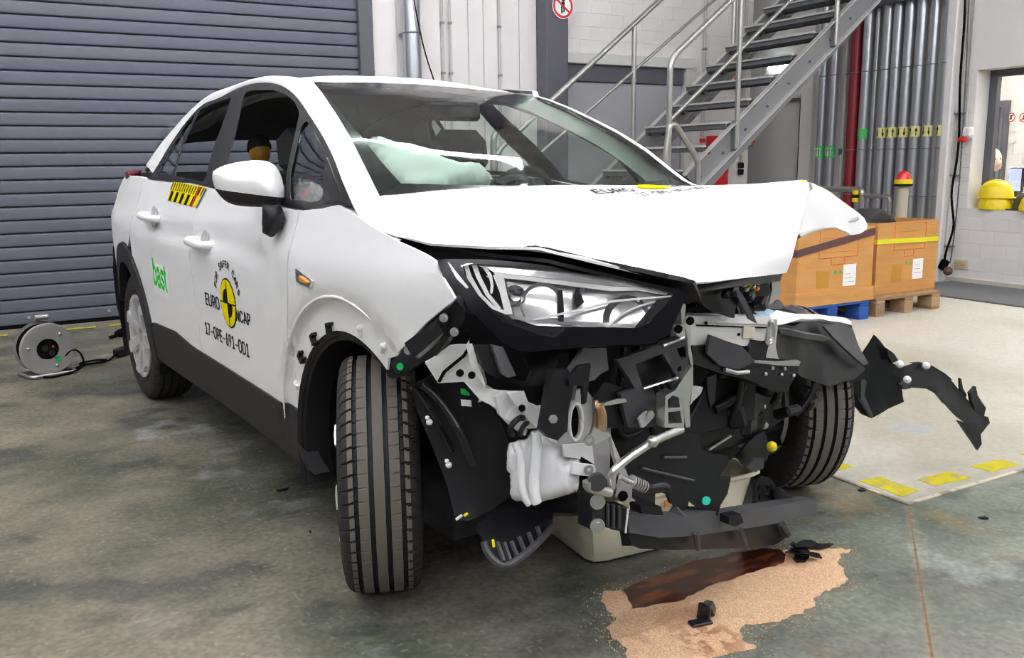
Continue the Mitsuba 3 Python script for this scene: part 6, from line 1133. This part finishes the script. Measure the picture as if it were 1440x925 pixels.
def carton(k, B, zt, sleeve, label, strapm, strap, taglbl):
    x0, x1, y0, y1 = B; zb_ = .145; th = .012
    for nm, m in (('front_panel', bx(x0, x1, y0, y0 + th, zb_, zt)), ('back_panel', bx(x0, x1, y1 - th, y1, zb_, zt)), ('side_panel', bx(x0, x0 + th, y0 + th, y1 - th, zb_, zt)), ('side_panel', bx(x1 - th, x1, y0 + th, y1 - th, zb_, zt))): add(k + '__' + nm, m, CARD)
    add(k + '__bottom', bx(x0, x1, y0, y1, zb_, zb_ + th), CARDI)
    if sleeve: add(k + '__tray', cat([bx(x0 - .014, x1 + .014, y0 - .014, y0, zb_, zb_ + .10), bx(x0 - .014, x0, y0, y1, zb_, zb_ + .10), bx(x1, x1 + .014, y0, y1, zb_, zb_ + .10)]), CARD)
    # printed frame, label, strap
    w = x1 - x0; red = 'm_red_print' if 'm_red_print' in scene else plain('red_print', (.62, .10, .04))
    fx0, fx1, fz0, fz1 = x0 + .27 * w, x0 + .78 * w, zb_ + .33, zb_ + .53
    L = lambda a, b, c, d: bx(min(a, c), max(a, c) + .004, y0 - .0015, y0, min(b, d), max(b, d) + .004)
    for a in ((fx0, fz0, fx1, fz0), (fx0, fz1, fx1, fz1), (fx0, fz0, fx0, fz1), (fx1, fz0, fx1, fz1), (fx0 + .12, fz0 - .05, fx1 - .13, fz0 - .05), (fx0 + .12, fz0 - .05, fx0 + .12, fz0), (fx1 - .13, fz0 - .05, fx1 - .13, fz0)): add(k + '__printed_line', L(*a), red)
    for i in range(3): add(k + '__printed_line', bx(fx0 + .03, fx1 - .04 - .03 * i, y0 - .0012, y0, fz0 + .04 + i * .05, fz0 + .043 + i * .05), red)
    add(k + '__label', bx(x0 + .60 * w, x0 + .77 * w, y0 - .003, y0, zb_ + .10 + .02 * sleeve, zb_ + .255 + .02 * sleeve), WHITES)
    for i in range(3): add(k + '__label_line', bx(x0 + .62 * w, x0 + (.75 - .03 * i) * w, y0 - .004, y0 - .003, zb_ + .145 + .03 * i, zb_ + .15 + .03 * i), 'm_conduit')
    for i in range(2): add(k + '__print_mark', bx(x0 + (.48 + .07 * i) * w, x0 + (.505 + .07 * i) * w, y0 - .0015, y0, zb_ + .215, zb_ + .235), GREENP)
    add(k + '__patch', bx(x0 + .25 * w, x0 + .42 * w, y0 - .001, y0, zb_ + .09 + .03 * sleeve, zb_ + .225 + .02 * sleeve), plain('card_patch', (.50, .25, .06)) if 'm_card_patch' not in scene else 'm_card_patch')
    za, zb2, h = strap; o = [(x0 - .004, y0 - .006, za), (x1 + .004, y0 - .006, zb2), (x1 + .004, y0 - .006, zb2 + h), (x0 - .004, y0 - .006, za + h)]
    add(k + '__strap', extrude(np.array(o), (0, .005, 0)), strapm)
    o = [(x0 - .005, y0 - .006, za), (x0 - .005, y1, za), (x0 - .005, y1, za + h), (x0 - .005, y0 - .006, za + h)]; add(k + '__strap', extrude(np.array(o), (.004, 0, 0)), strapm)
    T_(k, label, 'box')
carton('tyre_carton', B1, ZT1, 1, 'brown cardboard carton with dark strap on the blue pallet', prin('brown_strap', (.10, .045, .045), .7), (.50, .62, .05), 0)
carton('tyre_carton_001', B2, ZT2, 0, 'brown cardboard carton with yellow strap on the wooden pallet', prin('yellow_strap', (.72, .70, .02), .5), (ZT2 - .155, ZT2 - .165, .035), 0)
def lying_tyre(k, c, R, w, lab, rot):
    M = TF().translate(list(c)).rotate([0, 0, 1], rot)
    add(k + '__tread', gridmesh([[((R - .012 * (abs(s) > .8) - .03 * (abs(s) > .95)) * math.cos(t), s * w / 2, (R - .012 * (abs(s) > .8) - .03 * (abs(s) > .95)) * math.sin(t)) for t in np.linspace(0, 2 * math.pi, 60)] for s in (-1, -.9, -.5, -.45, 0, .05, .5, .55, .9, 1)]), RUBBER, 30, M)
    for s in (-1, 1): add(k + '__sidewall', gridmesh([[(r * math.cos(t), s * w * f, r * math.sin(t)) for t in np.linspace(0, 2 * math.pi, 60)] for r, f in ((R - .03, .5), (R - .07, .54), (R - .12, .48))]), RUBBER, 30, M)
    T_(k, lab, 'tyre', 'tyres in the cartons')
lying_tyre('spare_tyre', (4.36, 2.52, ZT2 - .225), .31, .21, 'black tyre standing out of the right carton, at its right side', 8)
lying_tyre('spare_tyre_001', (4.14, 2.80, ZT2 - .225), .31, .21, 'black tyre standing out of the right carton, behind the bonnet corner', 8)
lying_tyre('spare_tyre_002', (3.62, 2.6, ZT1 - .27), .31, .21, 'black tyre standing out of the left carton', 5)
# barrier, marker post and beacon behind the cartons
t = 'barrier'; add(t + '__rail', tube(bend([(5.4, 4.35, .02), (5.4, 4.35, .875), (5.4, 3.47, .875), (5.4, 3.47, .02)], .05, 6), .028, 12), RAIL, 50); add(t + '__rail', tube(bend([(5.4, 3.44, .82), (5.4, 3.16, .82), (5.4, 3.16, .02)], .05, 6), .020, 12), RAIL, 50)
add(t + '__marker', rod((5.37, 3.52, .76), (5.37, 3.52, .87), .03, 12), YELLOW, 40); add(t + '__marker_band', rod((5.37, 3.52, .80), (5.37, 3.52, .83), .032, 12), INK, 40); T_(t, 'grey tube barrier with yellow black marker behind the cartons', 'barrier')
t = 'beacon_post'; c = (5.4, 3.03); add(t + '__post', rod((*c, .0), (*c, .93), .05, 16), prin('beige_post', (.46, .42, .33), .5), 40); add(t + '__collar', rod((*c, .93), (*c, .975), .078, 24), YELLOW, 40); add(t + '__band', rod((*c, .915), (*c, .935), .080, 24), INK, 40)
dm_ = lathe([(0, .075), (.03, .07), (.052, .045), (.06, 0)], 24); dm_.apply_translation((*c, .975)); add(t + '__dome', dm_, prin('red_dome', (.70, .01, .02), .12, coat=1.), True); T_(t, 'red beacon lamp with yellow collar on a beige post', 'beacon')
# ---- cable reel and power strip left of the car
t = 'cable_reel'; RC = np.array((-1.50, 3.40, .155)); MR = TF().translate(RC.tolist()).rotate([0, 0, 1], 14)
RMET = prin('reel_metal', (.42, .41, .39), .4, metal=.5)
for s in (-1, 1):
    o = lathe([(.060, s * .062), (.135, s * .070), (.148, s * .066), (.150, s * .058), (.135, s * .060), (.060, s * .052), (.060, s * .062)], 48, 'y'); add(t + '__flange', o, RMET, 30, MR)
add(t + '__wound_cable', lathe([(.06, -.055)] + [(.128 + .006 * (i % 2), -.055 + i * .010) for i in range(12)] + [(.06, .055)], 48, 'y'), SEAL, 30, MR)
add(t + '__hub', lathe([(0, .085), (.055, .082), (.062, .06), (.062, .0), (0, .0)], 32, 'y'), BLACK, 30, MR)
for a in (50, 170, 290): add(t + '__rivet', ball((.105 * math.cos(math.radians(a)), -.072, .105 * math.sin(math.radians(a))), .010, 1), STEEL, True, MR)
add(t + '__socket', disc((-.022, -.086, .012), (0, -1, 0), .016, .003), DARK, False, MR); add(t + '__socket', disc((.012, -.086, -.022), (0, -1, 0), .016, .003), DARK, False, MR); add(t + '__red_light', ball((.022, -.086, .015), .007, 1), REDP, True, MR); add(t + '__green_mark', bx(.035, .06, -.072, -.069, -.075, -.05), GREENP, False, MR)
add(t + '__stand', tube(bend([(.09, -.10, -.143), (-.11, -.10, -.143), (-.13, .09, -.143), (.11, .09, -.143), (.13, -.1, -.143), (.07, -.105, -.143)], .03, 5), .011, 10), STEEL, 50, MR); add(t + '__stand', tube(bend([(0, .10, -.14), (0, .105, .16), (.0, .02, .175)], .03, 5), .011, 10), STEEL, 50, MR); add(t + '__grip', rod((-.03, .02, .175), (.04, .02, .175), .016), RMET, 40, MR)
add(t + '__lead', tube(spline([(-1.42, 3.33, .02), (-1.36, 3.40, .012), (-1.28, 3.50, .010), (-1.22, 3.52, .010), (-1.17, 3.58, .010), (-1.25, 3.60, .010), (-1.32, 3.52, .012), (-1.2, 3.50, .014), (-1.12, 3.63, .02), (-1.09, 3.67, .03)], 60), .006, 6), SEAL, 60)
add(t + '__lead', tube(spline([(-1.40, 3.36, .10), (-1.33, 3.37, .12), (-1.31, 3.36, .05), (-1.40, 3.30, .01), (-1.50, 3.26, .008), (-1.53, 3.30, .01)], 40), .006, 6), SEAL, 60)
T_(t, 'metal cable reel with black hub standing left of the rear wheel', 'cable reel')
t = 'power_strip'; Mp = TF().translate([-1.04, 3.73, .03]).rotate([0, 0, 1], 48); add(t + '__body', box((0, 0, 0), (.20, .055, .05), 0, .008), BLACK, False, Mp); add(t + '__light', ball((.03, -.03, .012), .010, 1), prin('aqua', (.1, .65, .5), .4), True, Mp); T_(t, 'black power strip lying between cable reel and rear wheel', 'power strip')
t = 'dark_bundle'; add(t + '__roll', pillow([(-1.05, 4.38, .03), (-.98, 4.36, .03), (-.88, 4.42, .03), (-.85, 4.5, .03), (-.95, 4.5, .03)], .03, .03, .03, .01), SEAL, 50); add(t + '__tail', tube([(-1.02, 4.38, .02), (-1.08, 4.36, .01)], .012, 6), SEAL); T_(t, 'flat dark bundle on the floor behind the rear wheel', 'bundle')
# ---- cream tub under the torn front
t = 'drip_tub'; Mt = TC @ TF().translate([.155, .06, 0]).rotate([0, 0, 1], -9)
def tub(L, Wd, H, th=.006):
    def ring(l, w, z, r=.04, k=6):
        q = sg.box(-w / 2 + r, -l / 2 + r, w / 2 - r, l / 2 - r).buffer(r, quad_segs=k).exterior.coords[:-1]; return [(x, y, z) for x, y in q]
    R = [ring(L * .0 + .02, .02, .006, .005), ring(L * .86, Wd * .80, .006), ring(L * .87, Wd * .82, .012), ring(L * .97, Wd * .96, H - .02), ring(L, Wd, H - .015), ring(L + .02, Wd + .02, H - .008), ring(L + .02, Wd + .02, H), ring(L, Wd, H), ring(L * .955, Wd * .945, H - .02), ring(L * .85, Wd * .79, .016), ring(.02, .02, .016, .005)]
    n = min(len(r) for r in R); R = [resample(np.array(r + r[:1]), 49)[:-1] for r in R]
    return gridmesh(R, closed=True)
add(t + '__body', tub(.64, .37, .205), BUFF, 30, Mt); add(t + '__label', bx(.1868, .1895, -.05, .01, .155, .175), plain('orange_label', (.65, .28, .12)), False, Mt); T_(t, 'cream plastic tub catching fluid under the car front', 'tub')
# ---- spilled granules, puddle and shards
gr_o = [(-.265,-.435,0),(-.312,-.462,0),(-.317,-.519,0),(-.33,-.569,0),(-.376,-.597,0),(-.391,-.654,0),(-.406,-.708,0),(-.435,-.762,0),(-.393,-.832,0),(-.298,-.842,0),(-.239,-.842,0),(-.178,-.848,0),(-.127,-.852,0),(-.116,-.822,0),(-.096,-.769,0),(-.065,-.761,0),(-.002,-.78,0),(0.055,-.797,0),(0.1,-.798,0),(0.167,-.769,0),(0.233,-.739,0),(0.286,-.731,0),(0.348,-.724,0),(0.395,-.678,0),(0.445,-.618,0),(0.53,-.587,0),(0.491,-.55,0),(0.45,-.496,0),(0.36,-.486,0),(0.28,-.469,0),(0.189,-.456,0),(0.069,-.457,0),(-.04,-.462,0),(-.17,-.468,0),(-.211,-.459,0)]
o2 = np.array([q[:2] for q in gr_o]); o2 = resample(np.vstack([o2, o2[:1]]), 260)[:-1]
o2 = o2 + .020 * (np.stack([np_noise(np.c_[o2 * 25, np.zeros(len(o2))], s) for s in (1, 2)], -1) - .5) + .016 * (np.stack([np_noise(np.c_[o2 * 90, np.zeros(len(o2))], s) for s in (3, 4)], -1) - .5)
pg = sg.Polygon(o2).buffer(0); pg = max(getattr(pg, 'geoms', [pg]), key=lambda g: g.area)
Vg, Fg = gridclip(pg, .009); dg = shapely.distance(pg.exterior, shapely.points(Vg)); hg = .0045 * np.clip(dg / .03, 0, 1) * (.4 + 1.0 * np_noise(np.c_[Vg * 60, 0 * dg], 8)) + .0006
scene['m_granule'] = {'type': 'diffuse', 'reflectance': proc(lambda p, n, uv: mix(mix((.50, .28, .15), (.78, .56, .38), noise(p.x * 420, p.y * 420, 1.)), (.30, .12, .06), smoothstep(.62, .75, fbm(p.x * 9, p.y * 9, 3., 3)) * .35 + smoothstep(.12, .03, dr.sqrt((p.x + .19) ** 2 + (p.y + .775) ** 2)) * smoothstep(.4, .62, fbm(p.x * 40, p.y * 40, 7., 3)) * .8))}
t = 'spilled_granules'; add(t, trimesh.Trimesh(np.c_[Vg, hg], Fg, process=False), 'm_granule', True); tag(t, 'pale orange absorbent granules spilled over the floor before the car', 'granules', None, 'stuff')
rg = np.random.default_rng(4); gm = []
cen = pg.exterior
for i in range(1600):
    s = rg.uniform(0, cen.length); q = cen.interpolate(s); off = rg.normal(0, .028, 2); x, y = q.x + off[0], q.y + off[1]
    r = rg.uniform(.0006, .0014); b = trimesh.creation.box((r * 2, r * 2, r * 1.4)); b.apply_translation((x, y, r * .7 + .0002)); gm.append(b)
t = 'scattered_grains'; add(t, cat(gm), 'm_granule'); tag(t, 'loose orange grains scattered around the spill edge', 'grains', None, 'stuff')
pu = np.array([q[:2] for q in [(-.223,-.462,0.004),(-.157,-.436,0.004),(-.076,-.433,0.004),(0.01,-.423,0.004),(0.069,-.416,0.004),(0.129,-.43,0.004),(0.207,-.435,0.004),(0.293,-.456,0.004),(0.342,-.493,0.004),(0.308,-.537,0.004),(0.278,-.556,0.004),(0.226,-.561,0.004),(0.158,-.555,0.004),(0.081,-.561,0.004),(0.017,-.556,0.004),(-.045,-.568,0.004),(-.094,-.577,0.004),(-.113,-.589,0.004),(-.155,-.582,0.004),(-.205,-.565,0.004),(-.265,-.553,0.004),(-.251,-.523,0.004)]]); pu = resample(np.vstack([pu, pu[:1]]), 120)[:-1]
pu = pu + .010 * (np.stack([np_noise(np.c_[pu * 50, np.zeros(len(pu))], s) for s in (5, 6)], -1) - .5); pp = sg.Polygon(pu).buffer(0); pp = max(getattr(pp, 'geoms', [pp]), key=lambda g: g.area)
Vp, Fp = gridclip(pp, .02); t = 'fluid_puddle'; add(t, trimesh.Trimesh(np.c_[Vp, np.full(len(Vp), .0068)], Fp, process=False), prin('fluid', proc(lambda p, n, uv: mix((.035, .008, .004), (.12, .032, .012), smoothstep(.45, .7, fbm(p.x * 12, p.y * 30, 2., 3)))), .16, spec=.3), True); tag(t, 'dark reddish brown fluid puddle on the orange granules', 'puddle', None, 'stuff')
def shard(k, c, s, rz, seed, lab, n=1, mt=BLACK, z=.004, grp=None):
    r = random.Random(seed)
    for j in range(n):
        P = []; m_ = r.randint(5, 7)
        for i in range(m_):
            a = i * 2 * math.pi / m_; q = s * r.uniform(.55, 1.1); P.append((q * math.cos(a), .55 * q * math.sin(a), r.uniform(0, .22) * s))
        m = sheet(np.array(P), .004, .02, toward=(0, 0, 9)); m.apply_translation((r.uniform(-.6, .6) * s * (j > 0), r.uniform(-.4, .4) * s * (j > 0), 0)); rotm(m, rz + j * 50, [0, 0, 1]); m.apply_translation((0, 0, -m.vertices[:, 2].min()))
        m.apply_translation((c[0], c[1], z + .006 * j)); add(k + ('__piece' if n > 1 else ''), m, mt, 30)
    T_(k, lab, 'debris', grp)
Q = [(-.827,0.813,0.004),(1.093,-.651,0.004),(0.965,-.272,0.004),(-.853,0.389,0.004),(0.347,-.567,0.004),(0.452,-.531,0.004),(-.143,-.694,0.004),(0.489,-.733,0.004)]
shard('plastic_shard', Q[0], .028, 10, 1, 'thin black shard on the dark floor left of the front wheel', z=0)
shard('plastic_shard_001', Q[1], .022, -30, 2, 'thin black shard on the dark floor at the far right', z=0)
shard('plastic_shard_002', Q[2], .022, 0, 3, 'thin black shard beside the yellow floor marks', z=0)
shard('plastic_shard_003', Q[3], .010, 60, 4, 'tiny black chip left of the front tyre', z=0)
shard('plastic_debris', Q[4], .040, 20, 11, 'heap of broken black plastic pieces on the right of the granules', 8, BLACK, .006)
shard('plastic_shard_004', Q[5], .05, -20, 6, 'flat black shard at the upper right edge of the granules', z=.003)
t = 'plastic_clip'; cc_ = np.array(Q[6]); 
for i, (o, s, rz, tilt) in enumerate((((0, 0, .022), (.012, .035, .045), 20, 8), ((-.022, -.012, .006), (.06, .03, .009), -10, 0), ((.032, .012, .018), (.03, .02, .03), 35, -25), ((.02, .01, .036), (.045, .022, .008), 30, 15))):
    add(t + '__piece', rotm(box(cc_ + o, s, rz, .003), tilt, [0, 1, 0], cc_ + o), SATIN)
T_(t, 'broken black plastic clip lying in the middle of the granules', 'debris')
